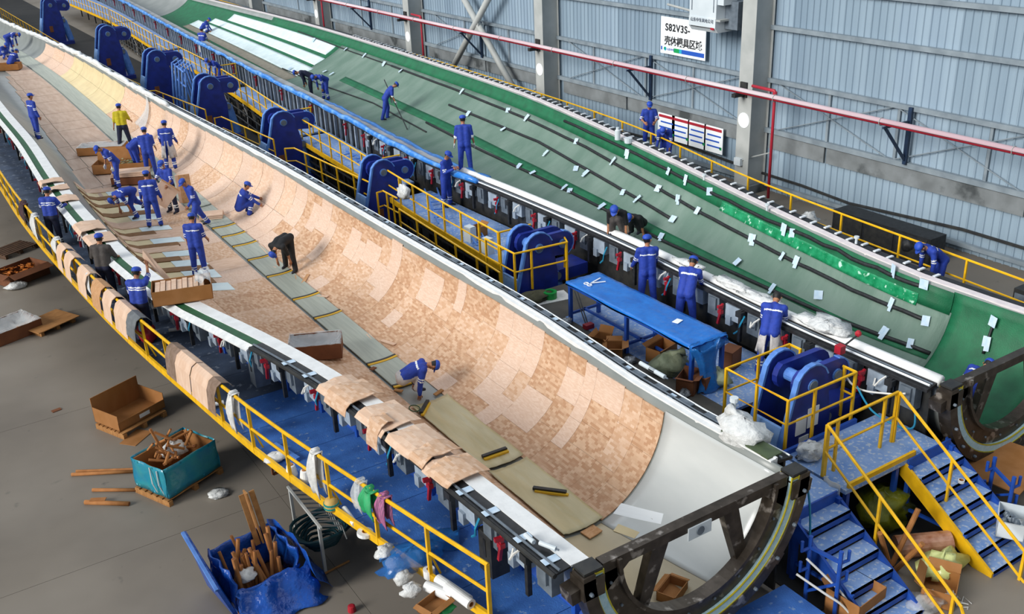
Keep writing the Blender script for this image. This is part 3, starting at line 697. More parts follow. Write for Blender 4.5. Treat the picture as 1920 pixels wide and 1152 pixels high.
# fabric and paper strips laid across, left of the spar, y 24.6..34
def cross_strips():
    y = 24.9; k = 0; sk = .50
    seq = [(M_cream, .62), (M_kraft, .45), (M_cream, .70), (M_kraft, .4), (M_cream, .55), (M_kraft, .38), (M_cream, .5), (M_pink, .5), (M_kraft, .32), (M_cream, .5), (M_pink, .45), (M_kraft, .35), (M_cream, .45), (M_pink, .7)]
    def quad(y, h, s0, s1):
        ya = y-(s0+2.6)*sk; yb = y-(s1+2.6)*sk
        return [(tspan(A, ya, s0, s0)[0], ya), (tspan(A, yb, s1, s1)[0], yb), (tspan(A, yb+h, s1, s1)[0], yb+h-.02), (tspan(A, ya+h, s0, s0)[0], ya+h-.02)]
    while y < 35.5:
        mm, h = seq[k % len(seq)]; sL = arc(A, y)[1].min(); w0 = sL+1.1; w1 = -1.55 if k % 2 == 0 else -1.35-.25*(k % 3)
        patch(A, 'core_strip', mm, quad(y, h, w0, w1), TA, off=.012, thick=.012 if mm is M_cream else .035, nt=6, ny=2)
        if mm is M_cream: patch(A, 'core_strip', M_wfab, quad(y, h, -2.15, -1.35), TA, off=.026, thick=.01, nt=4, ny=2)
        y += h; k += 1
    y = 24.6; k = 0
    while y < 34:
        h = (1.2, .9, 1.4)[k % 3]
        (t0, t1), (t2, t3) = tspan(A, y, -1.9, -.42), tspan(A, y+h, -1.9, -.42)
        patch(A, 'core_panel', (B_light, M_pink, B_mid)[k % 3], [(t0, y), (t1, y), (t3, y+h-.01), (t2, y+h-.01)], TA, off=.003, thick=.012, nt=4, ny=2)
        y += h; k += 1
cross_strips()
# root: glossy film over the laminate
t2_ = patch(A, 'laminate_sheet', mk('cream_glass_laminate', '#b9ac8e', '#a99c80', rough=.35, scale=1.2, bump=.15, bscale=3), [(-.98, 8.55), (.30, 8.55), (.18, 10.93), (-.98, 10.93)], None, off=.003, thick=.006, nt=26, ny=6)
tag(t2_, 'cream glass laminate on the shaded bottom of the root end', 'laminate')
t_ = patch(A, 'root_film', M_film, [(.24, 8.55), (.96, 8.55), (.96, 10.93), (.12, 10.93)], None, off=.012, thick=.006, nt=26, ny=9, wob=.0015)
tag(t_, 'glossy pale film lining the root end of the tan mould', 'film')
for p in t_.data.polygons: p.use_smooth = True
tag(patch(A, 'fabric_piece', M_wsign, [ty(A, 1150, 965), ty(A, 1240, 985), ty(A, 1245, 965), ty(A, 1165, 945)], None, off=.014, thick=.006), 'small white cloth lying on the root film', 'cloth')
tag(patch(A, 'fabric_piece', M_cream, [ty(A, 1160, 985), ty(A, 1200, 1000), ty(A, 1190, 1012), ty(A, 1150, 998)], None, off=.016, thick=.006), 'small cream cloth on the root film beside the tan blocks', 'cloth')
tag(patch(A, 'balsa_offcut', M_balsa, [ty(A, 1088, 1003), ty(A, 1112, 988), ty(A, 1130, 1000), ty(A, 1106, 1015)], None, off=.03, thick=.02, nt=3, ny=3), 'square tan wood offcut at the root end of the spar plates', 'wood panel')
# ------------------------------------------------------------------ spar plates with straps
def spar():
    ysb = [ty(A, *p)[1] for p in ((745, 727), (700, 685), (605, 597), (565, 562), (513, 520), (470, 490), (440, 465), (415, 448), (398, 432))]
    ysb = sorted(ysb)
    edges = ysb+[ysb[-1]+2.2]
    wd = .34
    for i in range(len(edges)-1):
        ya, yb = edges[i], edges[i+1]
        if yb-ya < .25: continue
        t = thing('spar_plate', 'grey green spar plate with yellow black strap, %s behind the crouching man' % ('first', 'second', 'third', 'fourth', 'fifth', 'sixth', 'seventh', 'eighth', 'ninth', 'tenth')[i], 'plate', (8, ya, float(A.zb(ya))), 'spar plates in a row')
        (t0, t1), (t2, t3) = tspan(A, ya, -wd, wd), tspan(A, yb, -wd, wd)
        patch(A, 'plate', M_spar, [(t0, ya), (t1, ya), (t3, yb-.05), (t2, yb-.05)], t, off=.03, thick=.03, nt=7, ny=3)
        (t0, t1) = tspan(A, ya, -wd-.02, wd+.02)
        patch(A, 'yellow_strap', MATS.get('yellow_strap') or mk('yellow_strap', '#d2a51c', rough=.6), [(t0, ya-.10), (t1, ya-.10), (t1, ya-.02), (t0, ya-.02)], t, off=.045, thick=.03, nt=7, ny=2)
        patch(A, 'black_strap', M_black, [(t0, ya-.03), (t1, ya-.03), (t1, ya+.03), (t0, ya+.03)], t, off=.03, thick=.05, nt=7, ny=2)
    # long uncovered part towards the tip
    ya = edges[-1]+.1
    o = None
    G0 = []; G1 = []
    for y in YS(ya, 75, 40):
        (t0, t1) = tspan(A, y, -.36, .36); tt = np.linspace(t0, t1, 6); G0.append(surf(A, tt, y, .012)); G1.append(surf(A, tt, y, .05))
    b = MB().grid(np.array(G0), thick=1, nrm=np.array(G1)-np.array(G0))
    tag(b.build('spar_laminate', M_spar), 'long grey green spar cap running to the far tip of the mould', 'plate')
    # creamy film over the plates from the crouching man to the root
    M_cf = mk('creamy_film', '#c3b893', '#b0a47c', rough=.35, scale=1.5, bump=.5, bscale=4, stretch=(2, .5, 1), alpha=1)
    for i, (ya, yb, lab) in enumerate(((13.35, 16.2, 'creamy film over the spar plates beside the crouching man'), (10.95, 13.25, 'creamy film over the spar plates near the root, under a loose strap'))):
        G = []; D = []
        rr = np.random.default_rng(i)
        ys = YS(ya, yb, 22); wobb = rr.normal(0, 1, (22, 16))
        wobb = (wobb+np.roll(wobb, 1, 0)+np.roll(wobb, 2, 0)+np.roll(wobb, -1, 0))/4
        for k, y in enumerate(ys):
            (t0, t1) = tspan(A, y, -.46, .40); tt = np.linspace(t0, t1, 16); G.append(surf(A, tt, y, .075+.012*wobb[k])); D.append(surf(A, tt, y, .083+.012*wobb[k]))
        G = np.array(G); D = np.array(D); o = tag(MB().grid(G, thick=1, nrm=D-G).build('film_sheet', M_cf, smooth=True), lab, 'film')
    def strap(pa, pb, lab):
        t = thing('loose_strap', lab, 'strap', hit(A, *pa), 'loose straps in the mould')
        qa, qb = hit(A, *pa), hit(A, *pb); up = np.array((0, 0, .13))
        MB().bar(qa+up, qb+up, .07, .05).build('black_edge', M_black, t)
        MB().bar(qa+up+(0, -.06, -.03), qb+up+(0, -.06, -.03), .06, .04).build('yellow_edge', MATS['yellow_strap'], t)
    strap((1000, 927), (1062, 935), 'loose black and yellow strap lying on the film near the root')
    strap((905, 868), (950, 852), 'black and yellow strap across the film below the crouching man')
    strap((790, 785), (803, 762), 'short black and yellow strap lying beside the crouching man')
spar()
# ------------------------------------------------------------------ coverings of mould B
def cover_B():
    def sheet(name, mat, ya, yb, ta, tb, off, lab, cat='mesh sheet', n=30, nt=26, wr=0.0):
        G = []; D = []; r = np.random.default_rng(hash(name) % 1000 if False else 5)
        W_ = r.normal(0, 1, (n, nt)); W_ = (W_+np.roll(W_, 1, 1)+np.roll(W_, -1, 1)+np.roll(W_, 1, 0))/3
        for k, y in enumerate(YS(ya, yb, n)):
            fa = ta(y) if callable(ta) else ta; fb = tb(y) if callable(tb) else tb
            tt = np.linspace(fa, fb, nt); G.append(surf(B, tt, y, off+wr*W_[k])); D.append(surf(B, tt, y, off+.008+wr*W_[k]))
        G = np.array(G); D = np.array(D)
        return tag(MB().grid(G, thick=1, nrm=D-G).build(name, mat, smooth=True), lab, cat)
    yE = ty(B, 1780, 590)[1]; yF = ty(B, 600, 118)[1]
    _b = [ty(B, *p) for p in ((1740, 672), (1560, 600), (1400, 522), (1240, 443), (1100, 372), (960, 303), (840, 243), (720, 187), (640, 150))]; _by = [q[1] for q in _b]; _bt = [q[0] for q in _b]
    sheet('green_mesh_sheet', M_green, 9.1, yE, -.95, .985, .004, 'deep green mesh at the root end of the mould by the wall', n=10)
    sheet('mesh_sheet', M_greyg, yE-.05, yF, -.97, lambda y: tspan(B, y, 0, arc(B, y)[1].max()-.5)[1], .014, 'long grey green mesh sheet covering the mould by the wall', n=90, wr=.004)
    bandt = lambda d: (lambda y: tspan(B, y, 0, arc(B, y)[1].max()-d)[1])
    sheet('green_band', M_green, yE-.02, 60, bandt(.56), bandt(.06), .03, 'bright green mesh band along the far rim', n=70, nt=4)
    gl = mk('glossy_green_film', '#0f7a4c', '#2c9a6a', rough=.2, scale=5, bump=.8, bscale=9, spots=(7, '#bfe6d4', .62))
    sheet('glossy_green_film', gl, 12.1, 19, bandt(.62), bandt(.34), .045, 'wrinkled glossy green film strip along the far rim', 'film', n=40, nt=5, wr=.006)
    # lower green band
    bp = [ty(B, *p) for p in ((1740, 672), (1560, 600), (1400, 522), (1240, 443), (1100, 372), (960, 303), (840, 243), (720, 187), (640, 150))]
    bpy_ = [q[1] for q in bp]; bpt = [q[0] for q in bp]
    lo = lambda d: (lambda y: float(np.interp(y, bpy_, bpt))+d)
    sheet('lower_green_band', M_green, bpy_[0], bpy_[-1], lo(-.02), lo(.045), .03, 'darker green band low in the mesh covered mould', n=60, nt=4)
    # white cloth bands at the far end, with green between
    sheet('far_green_mesh', M_green, yF-.05, 76, -.9, bandt(.3), .010, 'green mesh under the white cloth bands at the far end', n=40)
    smax = lambda y: arc(B, y)[1].max()
    for i, (a, b_) in enumerate(((.16, .39), (.44, .60), (.655, .84))):
        ys0 = [ty(B, 565, 137)[1], ty(B, 600, 117)[1], ty(B, 630, 96)[1]][i]
        sheet('white_cloth_band', M_wfab, yF-.4+i*.45, 70-i*2, (lambda a: lambda y: tspan(B, y, 0, a*smax(y))[1])(a), (lambda a: lambda y: tspan(B, y, 0, a*smax(y))[1])(b_), .024,
              ('white cloth band nearest the middle walkway', 'white cloth band in the middle of the three', 'white cloth band nearest the wall')[i], 'cloth', n=30, nt=8)
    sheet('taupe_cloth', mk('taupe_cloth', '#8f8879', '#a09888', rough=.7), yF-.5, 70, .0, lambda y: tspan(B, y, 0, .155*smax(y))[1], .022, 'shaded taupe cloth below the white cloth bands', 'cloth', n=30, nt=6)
cover_B()
# ---- black resin tubes on the mesh, held by tape pieces
tpm = MB().box((0, 0, 0), (.3, .10, .006)).box((.05, .06, .002), (.22, .07, .006)).mesh('tape', M_tape)
tpm2 = MB().box((0, 0, 0), (.22, .16, .006)).mesh('tape', M_tape)
def btube(pts, tapes, lab, r=.048, dbl=False):
    q = []
    for (a, b) in zip(pts[:-1], pts[1:]):
        for u in np.linspace(0, 1, 7)[:-1]:
            q.append(hit(B, a[0]+(b[0]-a[0])*u, a[1]+(b[1]-a[1])*u))
    q.append(hit(B, *pts[-1])); Q = []
    for p in q: Q.append(surf(B, tpar(B, p[0], p[1]), p[1], .05))
    t = thing('resin_tube', lab, 'tube', Q[0], 'black resin tubes on the green mould')
    MB().tube(Q, r, 7).build('tube', M_black, t, smooth=True)
    for i, p in enumerate(tapes):
        h_ = hit(B, *p); tt = tpar(B, h_[0], h_[1]); c = surf(B, tt, h_[1], .1); c2 = surf(B, tt+.02, h_[1], .1); n = np.array(surf(B, tt, h_[1], .2))-c
        o = bpy.data.objects.new('tape', (tpm, tpm2)[i % 2]); COL.objects.link(o); o.parent = t
        o.location = c-wloc(t); ang = math.atan2(c2[2]-c[2], c2[0]-c[0]); o.rotation_euler = (0, -ang, (.45, -.35, .1, .7, -.1)[i % 5]); o.scale = (1, (1, 1.25, .8)[i % 3], 1)
btube([(843, 199), (1010, 268), (1150, 348), (1266, 416)], [(880, 217), (945, 246), (1025, 292), (1082, 320), (1100, 330), (1170, 365), (1197, 378), (1264, 415)], 'black resin tube in the middle of the grey green mesh, ending mid mould')
btube([(735, 125), (860, 172), (985, 223), (1100, 278), (1200, 335), (1310, 398), (1480, 487), (1600, 545), (1742, 604)], [(722, 123), (753, 136), (868, 175), (955, 210), (990, 225), (1083, 268), (1152, 306), (1237, 357), (1275, 378), (1311, 398), (1415, 453), (1470, 483), (1497, 495), (1538, 557), (1675, 574), (1740, 603)], 'long black resin tube on the upper mesh running to the root')
btube([(800, 232), (900, 283), (975, 318), (1060, 358), (1140, 398)], [(975, 316), (1000, 328), (1060, 356), (1070, 362), (1130, 392)], 'black resin tube above the lower green band')
btube([(1060, 228), (1200, 292), (1300, 345), (1440, 413), (1600, 485), (1740, 545)], [(1180, 292), (1257, 322), (1290, 340), (1335, 360), (1475, 432), (1490, 437), (1680, 515), (1736, 543)], 'black resin tube along the bright green band')
btube([(1140, 400), (1245, 455), (1400, 525), (1560, 597), (1745, 665)], [(1242, 450), (1385, 495), (1450, 547), (1545, 620), (1660, 630), (1710, 648)], 'black resin tube low in the dark side of the mould')
btube([(1868, 602), (1845, 665)], [(1855, 648), (1866, 606)], 'short black resin tube across the root end of the green mould', r=.03)
btube([(530, 130), (600, 160), (700, 195), (800, 250)], [(545, 132), (610, 137), (623, 142)], 'black resin tube near the white cloth, in the lower green mesh', r=.03)
btube([(560, 60), (650, 95), (735, 125)], [(590, 78), (650, 95), (685, 107)], 'black resin tube beside the white cloth bands', r=.03)
# ------------------------------------------------------------------ walkways, rails, stairs
ZP = 1.3
def guardrail(pts, lab, h=.95, sp=1.3, toe=True, grp='yellow guardrails', mid=True, posts=None, r=.024, toe_h=.13, brace=False, drop=0):
    pts = [np.array(p, float) for p in pts]; t = thing('guardrail', lab, 'guardrail', pts[0], grp); up = np.array((0, 0, h))
    MB().tube([p+up for p in pts], r*1.15, 6).build('top_rail', M_yellow, t)
    if mid: MB().tube([p+up*.52 for p in pts], r*.95, 6).build('mid_rail', M_yellow, t)
    if toe:
        b = MB()
        for a, c in zip(pts[:-1], pts[1:]): b.bar(a+(0, 0, toe_h/2-.03), c+(0, 0, toe_h/2-.03), .05, toe_h)
        b.build('toe_board', M_yellow, t)
    L = np.concatenate([[0], np.cumsum([np.linalg.norm(b-a) for a, b in zip(pts[:-1], pts[1:])])])
    n = max(2, int(round(L[-1]/sp))+1)
    S_ = posts if posts is not None else np.linspace(0.02, L[-1]-.02, n)
    for k, s in enumerate(S_):
        q = np.array([np.interp(s, L, [p[i] for p in pts]) for i in range(3)])
        b = MB().bar(q+(0, 0, -.02-drop), q+up, r*1.9)
        if brace and k % 2 == 1: b.bar(q+up*.55, q+up*.05+(.16, 0, 0), .03)
        b.build('post', M_yellow, t)
    return t
def deck(name, lab, xa, xb, ys, z, mat, th=.06, legs=True, edge=None):
    """walkway of separate plates between curves xa(y), xb(y)"""
    yc = (ys[0]+ys[-1])/2; t = thing(name, lab, 'walkway', ((float(xa(yc))+float(xb(yc)))/2, yc, 0))
    for y0, y1 in zip(ys[:-1], ys[1:]):
        a0, a1, b0, b1 = float(xa(y0)), float(xa(y1)), float(xb(y0)), float(xb(y1)); g = .006
        MB().prism([(a0, y0+g, z-th), (b0, y0+g, z-th), (b1, y1-g, z-th), (a1, y1-g, z-th)], (0, 0, th)).build('deck_plate', mat(y0) if callable(mat) else mat, t)
        if legs:
            for x in ((a0+b0)/2, b0-.15): MB().box((x, y0+.1, (z-th)/2), (.08, .08, z-th)).build('leg', M_dark, t)
            MB().bar((a0+.1, y0+.1, z-th-.06), (b0-.1, y0+.1, z-th-.06), .08, .1).build('cross_beam', M_blue, t)
    return t
xo = itp([(7.0, 5.95), (9.77, 5.32), (12.2, 4.83), (15.4, 4.25), (18.3, 3.89), (22.5, 3.43), (28.2, 3.07), (32.2, 2.9), (37.8, 2.88), (60, 3.0)])
xi = lambda y: A.xl(np.maximum(y, 8.5))+.30
ysF = np.concatenate([np.arange(7.9, 24, 1.24), np.arange(24, 48, 1.6)])
def _dk(*a): pass
TF = deck('front_walkway', 'long blue checkered walkway along the left side of the tan mould', lambda y: xo(y)+.06, xi, ysF, ZP, lambda y: M_deck if y < 17.5 else M_slate)
G = np.array([[(float(xi(y))-.10, y, ZP+.002), (float(xi(y)), y, ZP+.10)] for y in YS(7.9, 24, 20)]); MB().grid(G, thick=.02, nrm=(0, 0, 1)).build('kerb_strip', M_blue, TF)
pz = MB().box((0, 0, .06), (.09, .09, .34)).mesh('kerb_post', M_blue)
for y in np.arange(9, 24, 1.24):
    o = bpy.data.objects.new('kerb_post', pz); COL.objects.link(o); o.parent = TF; o.location = np.array((float(xi(y))-.12, y, ZP))-wloc(TF)
ysr = np.concatenate([np.arange(9.55, 24, 1.25), np.arange(24, 46, 1.5)])
guardrail([(float(xo(y)), y, ZP) for y in ysr], 'long curved yellow guardrail along the front edge of the left walkway', h=.97, sp=1.25, posts=None, r=.028, toe_h=.15, brace=True)
# ---- middle walkway
xtoe = itp([(18.9, 12.4), (27.5, 12.8), (29.6, 13.0), (37, 13.4), (48, 14.3), (50, 14.42), (62, 14.8), (77, 15.6), (97, 15.5)])
xin = lambda y: B.xl(y)-.36
def seg(ya, yb, lab, lab2, n):
    deck('middle_walkway', lab, xtoe, xin, YS(ya, yb, n), ZP, M_deckdust, legs=True)
    guardrail([(float(xtoe(y))-.03, y, ZP) for y in YS(ya, yb, 6)], lab2, h=1.0, sp=1.05, toe_h=.16)
seg(20.5, 27.6, 'dusty blue walkway section beside the standing man looking at his hands', 'yellow guardrail of the walkway section with the folded stepladders', 6)
seg(28.8, 37.0, 'dusty blue walkway section left of the blue film roll', 'yellow guardrail of the second walkway section from the table', 6)
seg(37.4, 48.3, 'dusty blue walkway section below the bending workers in the green mould', 'yellow guardrail of the third walkway section from the table', 7)
seg(49.2, 62, 'dusty blue walkway section near the worker with the white apron', 'yellow guardrail of the fourth walkway section from the table', 7)
seg(62.6, 77, 'dusty blue walkway section near the top edge', 'yellow guardrail of the fifth walkway section from the table', 7)
seg(77.5, 97, 'farthest dusty blue walkway section at the top edge', 'farthest yellow guardrail at the top edge', 8)
# end rails across the walkway, beside hinges
for (y, lab) in ((20.5, 'short yellow end rail behind the second hinge'), (28.8, 'short yellow end rail at the third hinge'), (37.4, 'short yellow end rail at the fourth hinge'), (49.2, 'short yellow end rail at the fifth hinge, beside the far worker')):
    guardrail([(float(xtoe(y))-.03, y, ZP), (float(xtoe(y))+.95, y, ZP)], lab, h=1.0, toe=False, posts=[.02, .93])
# near deck between the hinge pits
def near_deck():
    t = thing('middle_walkway', 'dusty blue deck under the film covered table', 'walkway', (12, 14, 0))
    for x0, x1, y0, y1 in ((10.36, 12.05, 11.75, 13.5), (12.05, 14.12, 11.75, 13.5), (10.36, 12.05, 13.5, 15.3), (12.05, 14.12, 13.5, 15.3), (10.36, 12.05, 15.3, 17.1), (12.05, 14.12, 15.3, 17.1), (10.36, 14.12, 17.1, 18.7), (10.36, 11.15, 10.0, 11.75)):
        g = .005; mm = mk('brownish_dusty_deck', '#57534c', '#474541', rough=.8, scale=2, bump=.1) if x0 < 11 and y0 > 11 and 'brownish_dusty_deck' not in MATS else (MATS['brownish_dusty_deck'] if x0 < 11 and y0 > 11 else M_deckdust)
        MB().box(((x0+x1)/2, (y0+y1)/2, ZP-.03), (x1-x0-g, y1-y0-g, .06)).build('deck_plate', mm, t)
    for x in (10.75, 12, 13.9):
        for y in (11.9, 13.6, 15.4, 17.2, 18.6): MB().box((x, y, .62), (.08, .08, 1.24)).build('leg', M_blue, t)
    t = thing('landing', 'blue stair landing with yellow edge between the two stairs', 'landing', (12.7, 9.5, 0))
    MB().box((12.95, 9.42, ZP-.04), (2.46, 1.3, .08)).build('deck_plate', M_deckdust, t)
    MB().box((12.65, 8.80, ZP+.0), (1.7, .05, .18)).build('edge_strip', M_yellow, t)
    MB().box((12.6, 10.10, ZP-.02), (1.9, .06, .22)).build('edge_strip', M_blue, t)
    for x in (11.85, 13.1, 14.1):
        for y in (8.85, 10.0): MB().box((x, y, .62), (.08, .08, 1.24)).build('leg', M_blue, t)
    t = thing('landing', 'small blue landing at the top of the left stair beside the mould root', 'landing', (11.1, 9.4, 0))
    MB().box((11.13, 9.42, ZP-.04), (1.06, 1.14, .08)).build('deck_plate', M_deckdust, t)
    for x in (10.68, 11.6):
        for y in (8.9, 9.9): MB().box((x, y, .62), (.07, .07, 1.24)).build('leg', M_blue, t)
near_deck()
E1 = [(11.85, 11.72, ZP), (11.82, 10.18, ZP), (13.55, 10.2, ZP), (13.55, 10.45, ZP)]
guardrail([(13.45, 11.4, ZP), (13.45, 11.7, ZP), (11.82, 11.7, ZP), (11.82, 10.2, ZP), (13.55, 10.2, ZP), (13.55, 10.5, ZP)], 'yellow guardrail cage around the nearest blue hinge', h=1.0, toe=False, posts=[.02, .3, 1.1, 1.93, 2.7, 3.43, 4.1, 5.14, 5.42])
guardrail([(11.95, 20.35, ZP), (11.95, 19.0, ZP), (13.4, 18.85, ZP), (13.55, 19.2, ZP)], 'yellow guardrail cage around the second blue hinge', h=1.0, toe=False, posts=[.02, .7, 1.33, 1.8, 2.78, 3.15])
guardrail([(11.78, 8.83, ZP), (11.76, 9.28, ZP), (13.54, 9.3, ZP)][1:], 'yellow guardrail across the landing between the stairs', h=1.0, toe=False, posts=[.02, .25, 1.45, 1.76])
# low rails between the hinges beside mould A
for k, (pp, lab) in enumerate((([(533, 279), (552, 278), (697, 344)], 'low yellow rail between the third and fourth hinges'), ([(401, 222), (415, 219), (513, 262)], 'low yellow rail between the fourth and fifth hinges'),
        ([(277, 171), (292, 170), (385, 206)], 'low yellow rail between the fifth and sixth hinges'), ([(172, 116), (200, 130), (262, 158)], 'low yellow rail between the sixth and seventh hinges'), ([(0, 15), (80, 62), (160, 110)], 'low yellow rail at the top left corner'))):
    q = [P(a, b, 1.95)-np.array((0, 0, .95)) for a, b in pp]
    guardrail(q, lab, h=.95, toe=False, sp=1.25, grp='low yellow rails', drop=.97)
# low rail beside hinge three and stair cage
guardrail([P(a, b, 1.95)-np.array((0, 0, .95)) for a, b in ((706, 362), (718, 358), (745, 372), (930, 505), )][:3], 'small yellow cage rail at the third hinge', h=.95, toe=False, posts=[.02, .5, .9], grp='low yellow rails', drop=.97)
guardrail([P(748, 392, 1.75)-np.array((0, 0, .8)), P(938, 512, 1.75)-np.array((0, 0, .8))], 'low yellow rail under the walkway section with the stepladders', h=.8, toe=False, mid=True, sp=1.2, grp='low yellow rails', drop=.92)
# ---- far walkway behind mould B
xf0 = lambda y: B.xr(y)+.42
xf1 = itp([(8, 19.3), (10.8, 19.55), (19, 20.35), (26.6, 21.8), (35.6, 22.5), (67, 22.9), (100, 22.9)])
deck('far_walkway', 'dark walkway between the green mould and the ribbed wall', xf0, lambda y: xf1(y)+.05, np.concatenate([np.arange(8.4, 40, 1.8), np.arange(40, 100, 4)]), ZP, mk('dark_deck', '#3a3d42', '#2d3034', rough=.7), legs=False)
guardrail([(float(xf1(y)), y, ZP) for y in np.concatenate([np.arange(8.4, 40, 1.5), np.arange(40, 100, 4)])], 'long yellow guardrail along the wall side of the green mould', h=1.02, sp=1.9, toe=False)
# ---- stairs
def stair(x0, x1, yn, n, lab, left_yellow=False):
    t = thing('stair', lab, 'stair', ((x0+x1)/2, yn-1, 0), 'blue stairs')
    for k in range(1, n+1):
        z = ZP-.2*k; y1 = yn-.3*(k-1); y0 = y1-.3
        MB().box(((x0+x1)/2, (y0+y1)/2, z-.02), (x1-x0, .32, .04)).build('tread', M_deckdust, t)
        MB().box(((x0+x1)/2, y0+.0, z-.07), (x1-x0, .02, .14)).build('riser', M_blue, t)
    MB().box(((x0+x1)/2, yn+.0, ZP-.1), (x1-x0, .03, .22)).build('riser', M_blue, t)
    for x in (x0-.03, x1+.03):
        q = [(x-.025, yn+.1, ZP-.02), (x-.025, yn+.1, ZP-.32), (x-.025, yn-.3*n+.0, ZP-.2*n-.32+.0), (x-.025, yn-.3*n, ZP-.2*n-.02)]
        MB().prism(q, (.05, 0, 0)).build('stringer', M_yellow if (left_yellow and x < (x0+x1)/2) else M_blue, t)
    for x in (x0, x1): MB().box((x, yn-.05, ZP/2-.05), (.08, .08, ZP-.1)).build('leg', M_blue, t)
    MB().bar((x0, yn-.1, .35), (x0, yn-1.25, .45), .05).build('brace', M_blue, t)
    return t
stair(10.64, 11.60, 8.85, 6, 'left blue stair of checkered treads beside the mould root')
stair(13.28, 14.42, 8.75, 6, 'right blue stair of checkered treads with a yellow edge', True)
def stair_rail(x, y0, lab, n=1.95):
    t = thing('stair_rail', lab, 'handrail', (x, y0, ZP), 'yellow stair handrails')
    s = .2/.3; a = np.array((x, y0, ZP+1.0)); e = a+np.array((0, -n, -n*s*1.0))
    MB().tube([a, e, e+(0, -.1, -.2)], .028, 6).build('top_rail', M_yellow, t)
    MB().tube([a-(0, 0, .5), e-(0, 0, .5)], .024, 6).build('mid_rail', M_yellow, t)
    for k in (.0, .42, .95):
        p = a+(e-a)*k; MB().bar(p, p-(0, 0, 1.0), .045).build('post', M_yellow, t)
stair_rail(11.74, 9.28, 'yellow handrail of the left stair', 2.75)
stair_rail(13.55, 9.28, 'yellow handrail of the right stair', 2.75)
# low platform in front of the root of mould A
t = thing('low_platform', 'low blue checkered platform in front of the mould root', 'platform', (9.4, 7.8, 0))
MB().box((9.35, 7.85, .32), (1.5, 1.3, .06)).build('deck_plate', M_deck, t)
for x in (8.7, 10.0):
    for y in (7.3, 8.4): MB().box((x, y, .145), (.07, .07, .29)).build('leg', M_blue, t)
# ---- turning hinges
def hinge_proto():
    t = thing('turning_hinge', 'x', 'hinge', (0, 0, 0), 'blue turning hinges between the moulds')
    def plate(y, w, name, pts, mat):
        return MB().prism([(x, y, z) for x, z in pts], (0, w, 0)).build(name, mat, t, local=True)
    def rnd(cx, cz, r, a0, a1, n=7): return [(cx+r*math.cos(a), cz+r*math.sin(a)) for a in np.linspace(math.radians(a0), math.radians(a1), n)]
    body = [(-.80, .15), (.62, .15), (.66, 1.5)]+rnd(.12, 2.24, .40, 15, 150)
    for y in (-.44, .30):
        plate(y, .09, 'side_plate', body, M_hinge)
        MB().prism([(-.84, y-.01, .15), (-.79, y-.01, .15), (-.20, y-.01, 2.46), (-.255, y-.01, 2.46)], (0, .11, 0)).build('edge_flange', M_lblue, t, local=True)
        MB().prism([(x, y-.01, z) for x, z in rnd(.12, 2.24, .43, 20, 150)+rnd(.12, 2.24, .40, 20, 150)[::-1]], (0, .11, 0)).build('rounded_edge', M_lblue, t, local=True)
    MB().prism([(-.90, -.35, .15), (-.84, -.35, .15), (-.45, -.35, 1.55), (-.51, -.35, 1.55)], (0, .65, 0)).build('cover_plate', mk('dusty_light_blue', '#7ea4d8', '#6b93cc', rough=.7, scale=6), t, local=True)
    # turning arm between the plates: rounded link to the other mould
    link = rnd(.12, 2.24, .28, 120, 250, 6)+rnd(.92, 2.16, .32, -75, 85, 8)
    for y in (-.30, .14): plate(y, .12, 'link_arm', link, M_hinge)
    MB().prism([(x, -.31, z) for x, z in rnd(.92, 2.16, .345, -60, 85)+rnd(.92, 2.16, .32, -60, 85)[::-1]], (0, .14, 0)).build('rounded_edge', M_lblue, t, local=True)
    for x, z, r, y0 in ((.12, 2.26, .12, -.46), (.92, 2.16, .12, -.33), (.72, 1.35, .13, -.34)):
        MB().tube([(x, y0, z), (x, .40, z)], r, 14).build('pin', M_lblue, t, local=True, smooth=False)
        MB().lathe((x, y0, z), [(r*.8, 0), (r*.8, .02)], 14, axis=(0, -1, 0)).build('pin_cap', M_grey, t, local=True)
    for y in (-.12,):
        MB().tube([(.95, y, .2), (.74, y, 1.3)], .19, 14).build('cylinder', M_lblue, t, local=True, smooth=False)
        MB().tube([(.74, y, 1.25), (.70, y, 1.55)], .1, 10).build('rod', M_grey, t, local=True)
    MB().box((.1, 0, .1), (1.9, 1.2, .2)).build('base', M_hinge, t, local=True)
    MB().box((-.1, -.45, .95), (.2, .02, .34)).build('paper_label', M_cardd, t, local=True)
    return t
HP = hinge_proto()
for k, (x, y, zz) in enumerate(((12.50, 10.82, 0), (12.55, 19.45, 0), (12.5, 27.9, 0), (12.35, 36.0, .1), (12.2, 44.2, .2), (12.1, 52.3, .3), (12.05, 62.5, .4), (11.95, 79.5, .5))):
    o = HP if k == 0 else copy_tree(HP); o.location = (x, y, zz*.0)
    if zz: o.scale = (1.15, 1.15, 1.0+zz*.45)
    o['label'] = ['big blue hinge with pale papers inside the nearest yellow cage', 'big blue hinge inside the second yellow cage, beside the table', 'big blue hinge third from the camera, beside the white rag on the rail', 'big blue hinge fourth from the camera', 'big blue hinge fifth from the camera, left of the far worker on the walkway', 'big blue hinge sixth from the camera, behind the folded blue frames', 'big blue hinge seventh from the camera, near the top left', 'farthest big blue hinge at the top left corner'][k]
    if k == 1: H2 = o
    if k == 7:
        for q in (HP, H2): MB().box((1.2, .0, 1.35), (.9, .7, .3)).build('arm_box', M_hinge, q, local=True)
    if k == 7:
        for (dx, dz, w, h_) in ((-.10, 1.52, .26, .36), (.20, 1.60, .28, .4), (.0, 1.1, .24, .34)):
            MB().box((dx, -.448, dz), (w, .012, h_)).build('white_paper', M_wsign, HP, local=True)
